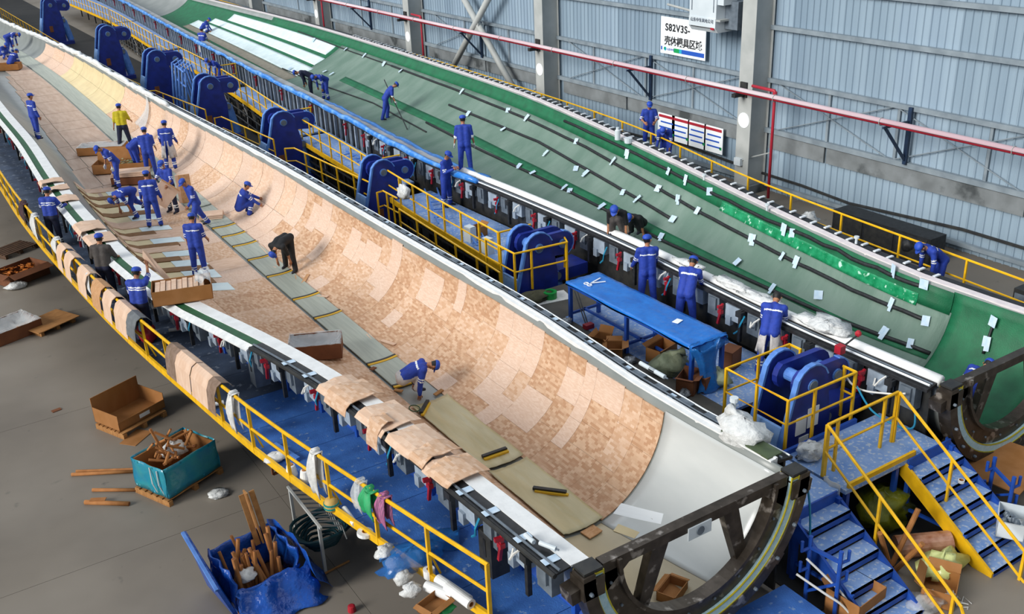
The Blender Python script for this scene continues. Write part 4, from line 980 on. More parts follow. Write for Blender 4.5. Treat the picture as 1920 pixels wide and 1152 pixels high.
# dark concrete pit walls with conduits behind the hinges under the middle walkway
def pit():
    t = thing('service_rack', 'dark rack of cables and pipes under the middle walkway', 'rack', (13.6, 50, 0))
    r = random.Random(5)
    for y in np.arange(21, 80, .95):
        x = float(xtoe(y))+.1
        MB().box((x+.1, y, .62), (.06, .1, 1.2)).build('post', r.choice((M_dark, M_grey, M_dark)), t)
        if r.random() < .5: MB().tube([(x-.02, y+.2, .1), (x+.03, y+.25, .7), (x-.05, y+.4, 1.2)], .025, 5).build('hose', r.choice((M_black, M_dark, M_hosew)), t)
    for z in (.3, .7, 1.05): MB().tube([(float(xtoe(y))+.05, y, z) for y in YS(21, 80, 20)], .04, 6).build('pipe', M_dark, t)
pit()
o = MB().box((12.6, 73, .012), (4.5, 130, .02)).build('floor_shade', mk('painted_shade_floor', '#1b1b1c', '#262523', rough=.8, scale=.8)); tag(o, kind='structure')  # near-black slab: deep shade around the hinges put into the floor colour
r = random.Random(21)
for k in range(26):
    y = 21+k*2.1+r.uniform(-.5, .5); x = r.uniform(10.75, 11.5)
    t = thing('valve_block', 'dark valve block with hoses on the pit floor beside the far rim', 'valve block', (x, y, .02), 'valve blocks in the pit')
    MB().box((x, y, .25), (.3, .4, .46)).build('block', r.choice((M_dark, M_grey, M_dark)), t)
    MB().tube([(x, y, .45), (x+.1, y+.2, .8), (x+.25, y+.1, .5), (x+.3, y-.2, .1)], .03, 5).build('hose', r.choice((M_black, M_hosew, M_dark)), t)
# ------------------------------------------------------------------ people
SK = mk('skin', '#b07a58', '#a26c4c', rough=.55, scale=20)
HAIR = mk('black_hair', '#141110', rough=.6)
CB = mk('blue_coverall', '#1f3fa6', '#1a3590', rough=.75, scale=9, bump=.35, bscale=14)
CD = mk('dark_navy_cloth', '#141c3c', '#0f1630', rough=.8, scale=9)
CK = mk('black_cloth', '#101114', '#181a1e', rough=.8, scale=9)
CY = mk('yellow_cloth', '#c6b60f', '#b3a40c', rough=.75, scale=9, bump=.3, bscale=12)
CG = mk('grey_cloth', '#4a4543', '#3e3a38', rough=.8, scale=9, bump=.3, bscale=12)
CW_ = mk('white_plastic_cloth', '#c9c6c4', '#b4afae', rough=.45, scale=8, bump=.5, bscale=12)
CCAP = mk('blue_cap', '#1d4ab8', '#183f9f', rough=.6)
REF = mk('reflective_stripe', '#e8ecee', rough=.4)
SHOE = mk('dark_shoe', '#191c2c', rough=.6)
GLV = mk('white_glove', '#d9dcdc', rough=.7)
EYE = mk('eye_dark', '#0d0b0a', rough=.3)
LIP = mk('lip', '#8c4a40', rough=.5)
PM = [CB, CB, SK, HAIR, REF, SHOE, GLV, EYE, LIP]
def rotx(a): c, s = math.cos(a), math.sin(a); return np.array([[1, 0, 0], [0, c, -s], [0, s, c]])
def roty(a): c, s = math.cos(a), math.sin(a); return np.array([[c, 0, s], [0, 1, 0], [-s, 0, c]])
def rotz(a): c, s = math.cos(a), math.sin(a); return np.array([[c, -s, 0], [s, c, 0], [0, 0, 1]])
D2R = math.radians
def capsule(b, p0, p1, r0, r1, n=10, sy=1.0, axis=None):
    p0 = np.array(p0, float); p1 = np.array(p1, float); d = p1-p0; L = np.linalg.norm(d)
    if L < 1e-6: d = np.array((0, 0, 1.)); L = 1e-6
    d, u, v = ortho(d if L > 1e-5 else (0, 0, 1))
    rings = []
    for a in (-80, -50, -20): rings.append((p0+d*r0*math.sin(D2R(a)), r0*math.cos(D2R(a))))
    for a in (20, 50, 80): rings.append((p1+d*r1*math.sin(D2R(a)), r1*math.cos(D2R(a))))
    vs = []
    for c, r in rings:
        for j in range(n): a = 2*math.pi*j/n; vs.append(c+r*(math.cos(a)*u+math.sin(a)*v))
    k = len(rings)
    fs = [(i*n+j, i*n+(j+1) % n, (i+1)*n+(j+1) % n, (i+1)*n+j) for i in range(k-1) for j in range(n)]+[tuple(range(n-1, -1, -1)), tuple((k-1)*n+j for j in range(n))]
    b.add(vs, fs)
def person(loc, face, lab, lean=4, twist=0, hipL=2, hipR=-2, kneeL=3, kneeR=3, abL=4, abR=4, shL=8, shR=8, saL=8, saR=8, elL=14, elR=14, inL=0, inR=0, head=8, hturn=0, nod=0,
           top=CB, bot=CB, sleeve='long', stripe=True, gloves=False, cap=True, h=1.74, apron=False, mask=False, tilt=0, fine=.021, anchor='foot', capmat=None, shin_stripe=True, backstripe='mid', shoes=SHOE):
    """face: heading in degrees (x axis = 0). Angles in degrees: hip/shoulder forward, knee/elbow bend, ab/sa sideways."""
    s = h/1.70
    Rp = np.eye(3)                                        # local: +y forward, +x right, z up
    hipc = np.array((0, 0, 0.))
    J = {}
    def leg(sg, hip, knee, ab):
        o = hipc+np.array((sg*.095, 0, -.02)); R = roty(D2R(-sg*ab)) @ rotx(D2R(hip)); k = o+R @ np.array((0, 0, -.43)); R2 = R @ rotx(D2R(-knee)); a = k+R2 @ np.array((0, 0, -.41))
        return o, k, a, R2
    hL, kL, aL, RL = leg(-1, hipL, kneeL, abL); hR, kR, aR, RR = leg(1, hipR, kneeR, abR)
    def foot(a, R2):
        f = R2 @ np.array((0, 1, 0.)); f[2] = 0; f = f/(np.linalg.norm(f)+1e-9); return f
    fL, fR = foot(aL, RL), foot(aR, RR)
    Rt = rotz(D2R(twist)) @ roty(D2R(tilt)) @ rotx(D2R(-lean)); Rt2 = Rt @ rotx(D2R(-lean*.25))
    sp1 = hipc+Rt @ np.array((0, 0, .26)); neck = sp1+Rt2 @ np.array((0, .0, .26)); Rh = Rt2 @ rotx(D2R(-nod)) @ rotz(D2R(hturn))
    hd = neck+Rt2 @ np.array((0, .02, .07))+Rh @ np.array((0, .01, .10))
    def arm(sg, sh, sa, el, inn):
        o = sp1+Rt2 @ np.array((sg*.185, 0, .20)); R = Rt2 @ roty(D2R(-sg*sa)) @ rotx(D2R(sh)) @ rotz(D2R(sg*inn)); e = o+R @ np.array((0, 0, -.28)); R2 = R @ rotx(D2R(el)); w = e+R2 @ np.array((0, 0, -.25))
        return o, e, w, R2
    sL, eL, wL, RaL = arm(-1, shL, saL, elL, inL); sR, eR, wR, RaR = arm(1, shR, saR, elR, inR)
    # region ids: 0 top 1 bottom 2 skin 3 hair 5 shoes
    caps = []
    def C(p0, p1, r0, r1, reg, nm): caps.append((np.array(p0), np.array(p1), r0, r1, reg, nm))
    lat = Rt @ np.array((1, 0, 0.)); lat2 = Rt2 @ np.array((1, 0, 0.))
    for sg in (-1, 1):
        C(hipc+lat*sg*.075+(0, 0, .0), sp1+lat2*sg*.075, .13, .13, 0, 'torso'); C(sp1+lat2*sg*.07, sp1+lat2*sg*.09+Rt2 @ np.array((0, 0, .17)), .13, .112, 0, 'torso')
        C(hipc+lat*sg*.08+Rt @ np.array((0, -.02, -.04)), hipc+lat*sg*.07+Rt @ np.array((0, -.015, .06)), .118, .115, 1, 'pelvis')
    C(sL, sR, .082, .082, 0, 'torso'); C(sp1+Rt2 @ np.array((0, 0, .2)), neck, .08, .06, 0, 'torso')
    C(neck-Rt2 @ np.array((0, 0, .02)), hd-Rh @ np.array((0, .01, .05)), .056, .058, 2, 'neck')
    C(hd+Rh @ np.array((0, -.012, .02)), hd+Rh @ np.array((0, .005, -.025)), .094, .086, 2, 'head'); C(hd+Rh @ np.array((0, .03, -.045)), hd+Rh @ np.array((0, .045, -.085)), .062, .04, 2, 'head')
    for (o, k, a, f) in ((hL, kL, aL, fL), (hR, kR, aR, fR)):
        C(o, k, .118, .09, 1, 'thigh'); C(k, a+(0, 0, .02), .088, .076, 1, 'shin'); C(a+(0, 0, -.005)-f*.035, a+f*.15+(0, 0, -.022), .048, .040, 5, 'foot')
    for (o, e, w, _) in ((sL, eL, wL, 0), (sR, eR, wR, 0)):
        C(o, e, .08, .064, 0, 'uarm'); C(e, w, .060 if sleeve == 'long' else .044, .048 if sleeve == 'long' else .033, 0 if sleeve == 'long' else 2, 'farm')
    b = MB()
    for c in caps: capsule(b, *c[:4])
    me = b.mesh('body_raw', []) ; ob = bpy.data.objects.new('tmp', me); COL.objects.link(ob)
    m1 = ob.modifiers.new('r', 'REMESH'); m1.mode = 'VOXEL'; m1.voxel_size = fine
    m2 = ob.modifiers.new('s', 'SMOOTH'); m2.factor = .5; m2.iterations = 4
    dg = bpy.context.evaluated_depsgraph_get(); ev = ob.evaluated_get(dg); mm = bpy.data.meshes.new_from_object(ev)
    bpy.data.objects.remove(ob); bpy.data.meshes.remove(me)
    nv = len(mm.vertices); V = np.zeros(nv*3); mm.vertices.foreach_get('co', V); V = V.reshape(-1, 3)
    nf = len(mm.polygons); Cn = np.zeros(nf*3); mm.polygons.foreach_get('center', Cn); Cn = Cn.reshape(-1, 3)
    bd = np.full(nf, 1e9); bi = np.zeros(nf, int); bt = np.zeros(nf)
    for i, (p0, p1, r0, r1, reg, nm) in enumerate(caps):
        d = p1-p0; L2 = max(d @ d, 1e-9); t = np.clip((Cn-p0) @ d/L2, 0, 1); dist = np.linalg.norm(Cn-p0-t[:, None]*d, axis=1)/(r0+(r1-r0)*t)
        k = dist < bd; bd[k] = dist[k]; bi[k] = i; bt[k] = t[k]
    reg = np.array([c[4] for c in caps])[bi]; nms = np.array([c[5] for c in caps])[bi]
    # trunk: clothing split at the belt, hair, stripes
    relz = (Cn-hipc) @ Rt[:, 2]
    tr = (nms == 'torso') | (nms == 'pelvis'); reg[tr & (relz > .02)] = 0; reg[tr & (relz <= .02)] = 1
    hl = (Cn-hd) @ Rh; hair = (nms == 'head') & ((hl[:, 1] < -.02) & (hl[:, 2] > -.06) | (hl[:, 2] > .055)); reg[hair] = 3
    if stripe:
        rz2 = (Cn-sp1) @ Rt2[:, 2]; sel = (nms == 'torso') & (rz2 > .09) & (rz2 < .125) & (np.abs((Cn-sp1) @ Rt2[:, 0]) < .175); 
        if backstripe == 'double': sel = (nms == 'torso') & (((rz2 > .05) & (rz2 < .075)) | ((rz2 > .1) & (rz2 < .125)))
        fr = (Cn-sp1) @ Rt2[:, 1]; reg[sel & (fr < .06)] = 4
        reg[(nms == 'uarm') & (((bt > .66) & (bt < .76)) | ((bt > .86) & (bt < .94)))] = 4
        if shin_stripe: reg[(nms == 'shin') & (((bt > .5) & (bt < .58)) | ((bt > .66) & (bt < .74)))] = 4
    elif sleeve == 'short': reg[(nms == 'uarm') & (bt > .9)] = 4 if top is CB else 0
    F = [tuple(p.vertices) for p in mm.polygons]; bpy.data.meshes.remove(mm)
    ob_ = MB(); ob_.v = [tuple(v) for v in V]; ob_.f = F; ob_.m = reg.tolist()
    # hands: palm and five fingers
    for sg, w, R in ((-1, wL, RaL), (1, wR, RaR)):
        gm = 6 if gloves else 2; dn = R @ np.array((0, 0, -1.)); fw = R @ np.array((0, 1, 0.)); si = R @ np.array((1, 0, 0.))
        ob_.bar(w-dn*.03, w+dn*.085, .034, .078, m=gm) if False else None
        palm = [w-dn*.03+fw*.026+si*.018, w-dn*.03-fw*.026+si*.018, w-dn*.03-fw*.026-si*.018, w-dn*.03+fw*.026-si*.018, w+dn*.085+fw*.042+si*.014, w+dn*.085-fw*.040+si*.014, w+dn*.085-fw*.040-si*.014, w+dn*.085+fw*.042-si*.014]
        ob_.add(palm, [(0, 1, 2, 3), (7, 6, 5, 4), (0, 4, 5, 1), (1, 5, 6, 2), (2, 6, 7, 3), (3, 7, 4, 0)], gm)
        for q, (off, ln) in enumerate(((.032, .072), (.011, .080), (-.011, .075), (-.032, .058))):
            a0 = w+dn*.078+fw*off; c1 = a0+dn*ln*.5-si*sg*.006; c2 = c1+dn*ln*.42-si*sg*.022; ob_.tube([a0, c1, c2], [.0095, .0088, .0068], 5, m=gm)
        a0 = w+dn*.02+fw*.03; ob_.tube([a0, a0+dn*.03+fw*.026-si*sg*.008, a0+dn*.065+fw*.034-si*sg*.016], [.012, .011, .008], 5, m=gm)
    # face: nose, eyes, mouth, ears
    def hp(x, y, z): return hd+Rh @ np.array((x, y, z))
    ob_.tube([hp(0, .082, .018), hp(0, .104, -.022)], [.008, .014], 6, m=2)
    for sg in (-1, 1):
        ob_.lathe(hp(sg*.034, .080, .012), [(.011, -.006), (.012, .004), (.004, .008)], 7, m=7, axis=Rh[:, 1])
        ob_.lathe(hp(sg*.094, -.008, -.01), [(.014, 0), (.022, .006), (.012, .012)], 7, m=2, axis=sg*Rh[:, 0])
    ob_.tube([hp(-.024, .085, -.062), hp(.024, .085, -.062)], .006, 5, m=8)
    # scale, put the lowest sole on the ground, turn and place
    Rf = rotz(D2R(face-90)); AL = np.array(ob_.v)*s; zmin = AL[:, 2].min()
    footc = ((aL+aR)/2)*s; base = np.array((footc[0], footc[1], zmin)) if anchor == 'foot' else np.array((0, 0, zmin))
    tf = lambda pts: (np.asarray(pts)-base) @ Rf.T
    t = thing('person', lab, 'person', loc, None)
    ob_.v = [tuple(p) for p in tf(AL)]
    o = ob_.build('body', [top, bot, SK, HAIR, REF, shoes, GLV, EYE, LIP], t, smooth=True, local=True)
    if cap:
        c = MB(); n = 14; vs = []
        prof = [(.103, .028), (.106, .045), (.102, .075), (.085, .102), (.05, .120), (.012, .126)]
        for r, z in prof:
            for j in range(n): a = 2*math.pi*j/n; vs.append(hp(r*math.cos(a)*.97, -.004+r*math.sin(a)*1.03, z))
        fs = [(i*n+j, i*n+(j+1) % n, (i+1)*n+(j+1) % n, (i+1)*n+j) for i in range(len(prof)-1) for j in range(n)]+[tuple((len(prof)-1)*n+j for j in range(n)), tuple(range(n-1, -1, -1))]
        c.add(vs, fs)
        c.v = [tuple(p) for p in tf(np.array(c.v)*s)]; cp = c.build('cap', capmat or CCAP, t, smooth=True, local=True)
        br = MB(); A0 = []
        for u in np.linspace(-1, 1, 9):
            a = u*1.05; A0.append([hp(.1*math.sin(a), .095*math.cos(a)+.004, .034), hp(.098*math.sin(a), .098*math.cos(a)+.075*math.cos(u*1.4), .022-.012*u*u)])
        br.grid(np.array(A0), thick=.008, nrm=Rh[:, 2]); br.v = [tuple(p) for p in tf(np.array(br.v)*s)]
        q = br.build('brim', capmat or CCAP, cp, local=True)
    if mask:
        k = MB(); Ag = np.array([[hp(.066*math.sin(a), .020+.074*math.cos(a)+.006*(1-abs(v)), -.05+v*.04) for a in np.linspace(-1.2, 1.2, 7)] for v in (-1, 0, 1)])
        k.grid(Ag, thick=.008, nrm=Rh[:, 1]); k.v = [tuple(p) for p in tf(np.array(k.v)*s)]; k.build('face_mask', GLV, t, local=True)
    if apron:
        k = MB(); rows = []
        for z, r in ((.12, .165), (-.05, .20), (-.25, .235), (-.48, .26)):
            rows.append([hipc+np.array((0, .02+(.35*abs(z) if (hipL+hipR) > 60 else 0), 0))+Rt[:, 2]*max(z, 0)+np.array((0, 0, min(z, 0)))+np.array((r*math.sin(a)*(1+.07*math.sin(a*7+z*9)), r*math.cos(a)*.85*(1+.07*math.sin(a*7+z*9)), 0)) for a in np.linspace(-2.95, 2.95, 30)])
        k.grid(np.array(rows), thick=.006, nrm=(0, .7, .3)); k.v = [tuple(p) for p in tf(np.array(k.v)*s)]; k.build('apron', CW_, t, smooth=True, local=True)
    # hands in world space, for things held
    W = lambda p: np.array(loc, float)+tf((np.asarray(p)*s)[None])[0]
    return dict(o=t, L=W(wL+RaL @ np.array((0, 0, -.08))), R=W(wR+RaR @ np.array((0, 0, -.08))), head=W(hd))
SQ = dict(hipL=118, hipR=112, kneeL=138, kneeR=134, lean=38, abL=10, abR=10)
FA = lambda px, py: hit(A, px, py)+np.array((0, 0, .035))
FB = lambda px, py: hit(B, px, py)+np.array((0, 0, .03))
# in the tan mould
person(FA(72, 262), 20, 'man in blue coverall walking alone on the far left of the tan mould', lean=2, hipL=4, hipR=-4, shL=2, shR=2, sleeve='long', hturn=-10, fine=.026)
person(FA(30, 128), 30, 'man in blue squatting at the far end, rightmost of the group of three', **SQ, shL=50, shR=55, fine=.028)
person(FA(12, 112), -60, 'man in blue squatting at the left edge of the far group of three', **SQ, shL=60, shR=60, fine=.028)
person(FA(20, 100), -30, 'man in blue bending over behind the far group of three', lean=70, hipL=15, hipR=5, kneeL=20, kneeR=20, shL=75, shR=70, fine=.028)
person(FA(237, 281), 70, 'man in a yellow polo shirt and dark trousers', top=CY, bot=CD, sleeve='short', stripe=False, lean=6, hipL=-4, hipR=8, abL=9, abR=7, shL=4, shR=22, saL=14, saR=20, elR=45, fine=.025)
person(FA(322, 319), 62, 'man in blue with a white back stripe and white apron behind the group', lean=5, shL=20, shR=15, saL=14, saR=12, elL=30, elR=30, apron=True, fine=.025)
person(FA(262, 322), 20, 'man in blue bending right beside the open cartons', lean=62, hipL=12, hipR=8, shL=60, shR=55, elL=20, elR=20, fine=.025)
person(FA(286, 333), 70, 'man in blue short sleeves seen from behind in the middle of the group', lean=6, sleeve='short', stripe=False, shL=15, shR=20, elR=30, fine=.025)
person(FA(222, 353), 190, 'man in blue with white gloves leaning over next to the open cartons', lean=32, hipL=10, hipR=4, kneeL=10, shL=28, shR=25, elL=10, elR=25, nod=25, sleeve='short', gloves=True, fine=.024)
hA10 = person(FA(327, 400), 215, 'man in dark blue shirt carrying a tilted wood panel', top=CB, bot=CD, sleeve='short', lean=6, shL=25, shR=35, elL=45, elR=50, saL=18, saR=18, nod=18, mask=True, fine=.024)
person(FA(268, 405), 200, 'man in blue bending low with one hand on the panels', lean=82, hipL=25, hipR=-25, kneeL=45, kneeR=30, shL=78, shR=88, elL=5, elR=10, sleeve='short', nod=10, fine=.024)
person(FA(292, 427), 66, 'man in blue standing with his back turned at the front of the group', lean=4, hipL=0, hipR=2, abL=5, abR=5, shL=8, shR=4, saL=12, saR=12, elL=22, elR=18, fine=.023)
person(FA(378, 431), 190, 'man in blue striding to the right of the group with legs apart', lean=14, hipL=24, hipR=-22, kneeL=12, kneeR=8, shL=22, shR=-10, elL=40, elR=25, nod=22, fine=.023)
person(FA(467, 404), -12, 'man in blue squatting and fixing a panel on the curved wood wall', **{**SQ, 'lean': 22}, shL=78, shR=70, elL=8, elR=5, sleeve='long', fine=.023)
person(FA(546, 508), 215, 'man in black clothes bending over the spar plates', top=CK, bot=CK, sleeve='short', stripe=False, lean=88, hipL=10, hipR=-6, kneeL=6, kneeR=4, abL=9, abR=9, shL=80, shR=85, nod=10, fine=.022)
person(FA(377, 520), 58, 'man in blue with a white back stripe standing alone behind the big carton', lean=3, sleeve='short', shL=10, shR=15, saL=9, saR=9, elL=25, elR=35, nod=12, fine=.022)
person(FA(782, 746), -22, 'man in blue with white overtrousers crouching alone beside the film', **{**SQ, 'lean': 58}, bot=CW_, shL=48, shR=55, elL=10, elR=8, nod=30, fine=.02, shin_stripe=False)
# on the front walkway
gz = np.array((0, 0, 0.))
person(P(108, 463, ZP), 55, 'man in blue standing at the white rim on the far part of the front walkway', lean=6, shL=30, shR=30, saL=25, saR=25, elL=60, elR=60, nod=10, bot=CD, backstripe='double', fine=.023)
person(P(208, 565, ZP), 58, 'man in a grey shirt standing at the front walkway rim', top=CG, bot=CD, sleeve='short', stripe=False, lean=5, shL=22, shR=24, saL=20, saR=20, elL=45, elR=45, fine=.022)
hF3 = person(P(275, 640, ZP), 50, 'man in blue lifting a wood panel beside the big carton', sleeve='short', lean=8, shL=25, shR=115, saL=12, saR=18, elL=35, elR=35, nod=8, bot=CD, backstripe='double', fine=.021)
# middle walkway and green mould
person((13.92, 25.9, ZP), 300, 'man in blue standing on the middle walkway looking at his hands', lean=4, shL=22, shR=25, elL=95, elR=95, inL=20, inR=20, nod=25, hturn=10, fine=.022)
person(FB(874, 326), 62, 'man in dark blue short sleeves with his back turned inside the green mould', sleeve='short', lean=8, stripe=False, shL=12, shR=6, saL=12, saR=12, fine=.023, gloves=True)
hM3 = person(FB(722, 226), -20, 'man in blue sweeping the green mould with a long black pole', sleeve='short', stripe=False, gloves=True, lean=34, hipL=10, hipR=-12, kneeL=18, kneeR=6, shL=30, shR=40, elL=20, elR=25, nod=15, fine=.024)
person(FB(612, 188), 200, 'man in blue bending in the shade of the green mould, right of two', lean=60, hipL=10, hipR=4, kneeL=15, shL=60, shR=50, elL=20, fine=.026)
person(FB(585, 180), 160, 'man in blue bending in the shade of the green mould, left of two', lean=62, hipL=10, hipR=4, kneeL=15, shL=60, shR=50, top=CD, bot=CD, fine=.028, stripe=False)
person(FB(388, 62), -30, 'man in blue squatting at the white cloth far away', **SQ, shL=60, shR=60, fine=.03)
person(P(384, 112, ZP), 40, 'man in blue with a white apron on the far middle walkway', lean=8, sleeve='short', apron=True, shL=30, shR=30, elL=30, fine=.03)
person(P(412, 162, ZP), 200, 'man in blue bending inside the short end rail of the far walkway', lean=45, hipL=15, hipR=5, kneeL=15, shL=50, shR=50, fine=.028)
person(FB(1158, 448), 215, 'man in black shirt crouching inside the green mould behind the white rim', **{**SQ, 'lean': 40}, top=CK, bot=CG, sleeve='short', stripe=False, shL=40, shR=40, fine=.023, mask=True)
person(FB(1192, 448), 200, 'man in black crouching just behind the masked man in the green mould', **{**SQ, 'lean': 52}, top=CK, bot=CK, sleeve='short', stripe=False, shL=40, shR=40, fine=.024)
person((13.86, 16.35, ZP), 62, 'man in blue with grey sleeves standing at the green mould beside the table', lean=6, shL=25, shR=38, saL=14, saR=12, elL=20, elR=12, hturn=-35, mask=True, backstripe='mid', bot=CB, fine=.021, shin_stripe=False)
hM10 = person((13.72, 14.9, ZP), 30, 'man in blue leaning over the white rim with a white roll in his hand', lean=30, hipL=-6, hipR=12, kneeR=10, shL=55, shR=62, saL=10, elL=15, elR=15, nod=10, fine=.02)
person((13.72, 12.45, ZP), 32, 'man in blue with a plastic apron leaning over the rim beside the nearest hinge', lean=32, hipL=-8, hipR=10, kneeR=8, shL=50, shR=58, elL=20, elR=15, apron=True, cap=False, fine=.02, nod=15, shoes=mk('tan_shoe', '#8c8474', rough=.7))
person(P(1212, 282, ZP)+np.array((.1, 0, 0)), 235, 'man in blue standing on the far walkway with his hands at his waist', lean=4, shL=12, shR=12, saL=20, saR=20, elL=75, elR=75, inL=30, inR=30, sleeve='short', nod=18, fine=.024)
person(P(1248, 312, ZP)+np.array((.0, 0, 0)), 215, 'man in blue bending at the far rim beside the standing man', lean=38, hipL=25, hipR=20, kneeL=35, kneeR=35, shL=40, shR=40, elL=45, elR=45, nod=18, mask=True, fine=.024)
person(P(1750, 555, ZP), 165, 'man in blue leaning over the far rim with both gloved hands', lean=48, hipL=8, hipR=4, kneeL=8, shL=55, shR=50, elL=12, elR=10, gloves=True, fine=.022, mask=True, nod=5)
_h = P(1857, 672, 1.92)
person((_h[0]-.6, _h[1], zs(B, _h[0]-.6, _h[1])+.03), 0, 'man in blue bending inside the root of the green mould', lean=52, hipL=20, hipR=10, kneeL=25, kneeR=25, shL=30, shR=20, elL=30, mask=True, fine=.021)
# ------------------------------------------------------------------ loose things
def Rz(a): return rotz(a)
def carton(c, d, rz, lab, mat=None, flaps=(1, 1, 1, 1), th=.012, name='carton', flap_len=.5, liner=None, group=None, fall=1.9, open_=True, label=False):
    """open carton; c = centre of its base, d = outer size"""
    mat = mat or M_card; c = np.array(c, float); t = thing(name, lab, 'carton', c, group, rz); w, l, h = d
    MB().box((0, 0, th/2), (w, l, th)).build('base', mat, t, local=True)
    for sx, sy, a, b in ((1, 0, th, l), (-1, 0, th, l), (0, 1, w, th), (0, -1, w, th)):
        MB().box((sx*(w-th)/2, sy*(l-th)/2, h/2), (a, b, h)).build('side', mat, t, local=True)
    for k, (sx, sy) in enumerate(((1, 0), (-1, 0), (0, 1), (0, -1))):
        if not flaps[k]: continue
        f = flaps[k]*flap_len*min(w, l); ang = fall
        if sx: p = [(sx*w/2, -l/2, h), (sx*w/2, l/2, h), (sx*(w/2+f*math.sin(ang)), l/2, h+f*math.cos(ang)), (sx*(w/2+f*math.sin(ang)), -l/2, h+f*math.cos(ang))]
        else: p = [(-w/2, sy*l/2, h), (w/2, sy*l/2, h), (w/2, sy*(l/2+f*math.sin(ang)), h+f*math.cos(ang)), (-w/2, sy*(l/2+f*math.sin(ang)), h+f*math.cos(ang))]
        MB().prism(p, (0, 0, .008)).build('flap', mat, t, local=True)
    if not open_: MB().box((0, 0, h), (w, l, th)).build('lid', mat, t, local=True)
    if liner:
        n = 12; g = []; r = random.Random(int(c[1]*10))
        for i in range(n):
            row = []
            for j in range(n):
                u, v = i/(n-1)*2-1, j/(n-1)*2-1; e = max(abs(u), abs(v))
                z = h*(.45+.6*e**4)+r.uniform(-.04, .04)*(1 if e < .99 else .5)
                row.append((u*(w/2+(.012 if e > .99 else -.02)), v*(l/2+(.012 if e > .99 else -.02)), z))
            g.append(row)
        MB().grid(np.array(g), thick=.004).build('film_liner', liner, t, local=True, smooth=True)
    if label: MB().box((.05*w, -l/2-.003, h*.5), (w*.22, .004, h*.45)).build('paper_label', M_wsign, t, local=True)
    return t
def blob(c, d, lab, mat, name='sack', cat='sack', seed=1, n=18, rough=.17, neck=None):
    r = np.random.default_rng(seed); b = MB(); K = 9; vs = []
    ph = np.linspace(.02, math.pi-.02, K)
    no = r.normal(0, rough, (K, n)); no = (no+np.roll(no, 1, 1))/1.5
    for i, p in enumerate(ph):
        for j in range(n):
            a = 2*math.pi*j/n; k = 1+no[i, j]; z = math.cos(p); zz = (z+.75)/1.75 if z > -.75 else 0
            vs.append((d[0]/2*math.sin(p)*math.cos(a)*k, d[1]/2*math.sin(p)*math.sin(a)*k, d[2]*zz*(1+.3*no[i, j])))
    fs = [(i*n+j, i*n+(j+1) % n, (i+1)*n+(j+1) % n, (i+1)*n+j) for i in range(K-1) for j in range(n)]+[tuple(range(n-1, -1, -1)), tuple((K-1)*n+j for j in range(n))]
    b.add(vs, fs); t = thing(name, lab, cat, c)
    b.build('body', mat, t, local=True, smooth=True)
    if neck:
        MB().tube([(0, 0, d[2]*.85), (neck[0]*.5, neck[1]*.5, d[2]*.98), (neck[0], neck[1], d[2]*1.02)], [.1, .04, .11], 8).build('tied_neck', mat, t, local=True, smooth=True)
    return t
def drape(path, width_vec, lab, mat=None, name='balsa_sheet', cat='wood panel', thick=.014, group=None, wob=.0, piece=True):
    """sheet following path (list of 3D points), extruded by width_vec"""
    path = [np.array(p, float) for p in path]; w = np.array(width_vec, float); rows = []
    r = np.random.default_rng(int(abs(path[0][1])*100) % 9999)
    for k in range(5): rows.append([p+w*k/4+np.array((0, 0, 1))*r.normal(0, wob)*(k in (0, 4)) for p in path])
    b = MB(); b.grid(np.array(rows), thick=thick, nrm=(-.35, 0, .93)); t = b.build(name, mat or M_balsa); 
    n = len(path); s = np.concatenate([[0], np.cumsum([np.linalg.norm(q-p) for p, q in zip(path[:-1], path[1:])])]); L = np.linalg.norm(w)
    uv = np.array([(k/4*L, s[i]) for k in range(5) for i in range(n)]); setuv(t, np.concatenate([uv, uv]))
    return tag(t, lab, cat, group)
def roll(c, axis, r, L, lab, mat, name='roll', cat='roll', hole=.4, group=None, core=None):
    c = np.array(c, float); a = np.array(axis, float)/np.linalg.norm(axis); t = thing(name, lab, cat, c, group); b = MB()
    p = [(r, -L/2), (r, L/2), (r*hole, L/2), (r*hole, -L/2)]
    d, u, v = ortho(a); n = 16; vs = [a*z+q*(math.cos(2*math.pi*j/n)*u+math.sin(2*math.pi*j/n)*v) for q, z in p for j in range(n)]
    fs = [(i*n+j, i*n+(j+1) % n, ((i+1) % 4)*n+(j+1) % n, ((i+1) % 4)*n+j) for i in range(4) for j in range(n)]
    b.add(vs, fs).build('winding', mat, t, local=True, smooth=False)
    m = MB(); q = r*hole; vs = [a*z+k*(math.cos(2*math.pi*j/n)*u+math.sin(2*math.pi*j/n)*v) for k, z in ((q, -L/2-.004), (q, L/2+.004), (q*.82, L/2+.004), (q*.82, -L/2-.004)) for j in range(n)]
    m.add(vs, fs).build('core', core or M_tubec, t, local=True); return t
def tubes_in(root_lab, spots, group, r=.028):
    for i, (a, b_, k) in enumerate(spots):
        a = np.array(a, float); b_ = np.array(b_, float)
        o = MB().tube([a, b_], r*k, 9, m=0); d = (b_-a)/np.linalg.norm(b_-a); o.tube([b_-d*.002, b_+d*.004], r*k*.75, 9, m=1)
        tag(o.build('paper_tube', [M_tubec, M_cardd]), root_lab, 'paper tube', group)
def pallet(c, d, rz, lab, nb=6, mat=None, group='wooden pallets'):
    t = thing('pallet', lab, 'pallet', c, group, rz); w, l = d; mat = mat or M_wood
    for k in range(nb): MB().box((0, -l/2+l*(k+.5)/nb, .122), (w, l/nb*.72, .02)).build('deck_board', mat, t, local=True)
    for x in (-w/2+.05, 0, w/2-.05):
        MB().box((x, 0, .062), (.09, l, .09)).build('bearer', mat, t, local=True); MB().box((x, 0, .008), (.1, l, .016)).build('bottom_board', mat, t, local=True)
    return t
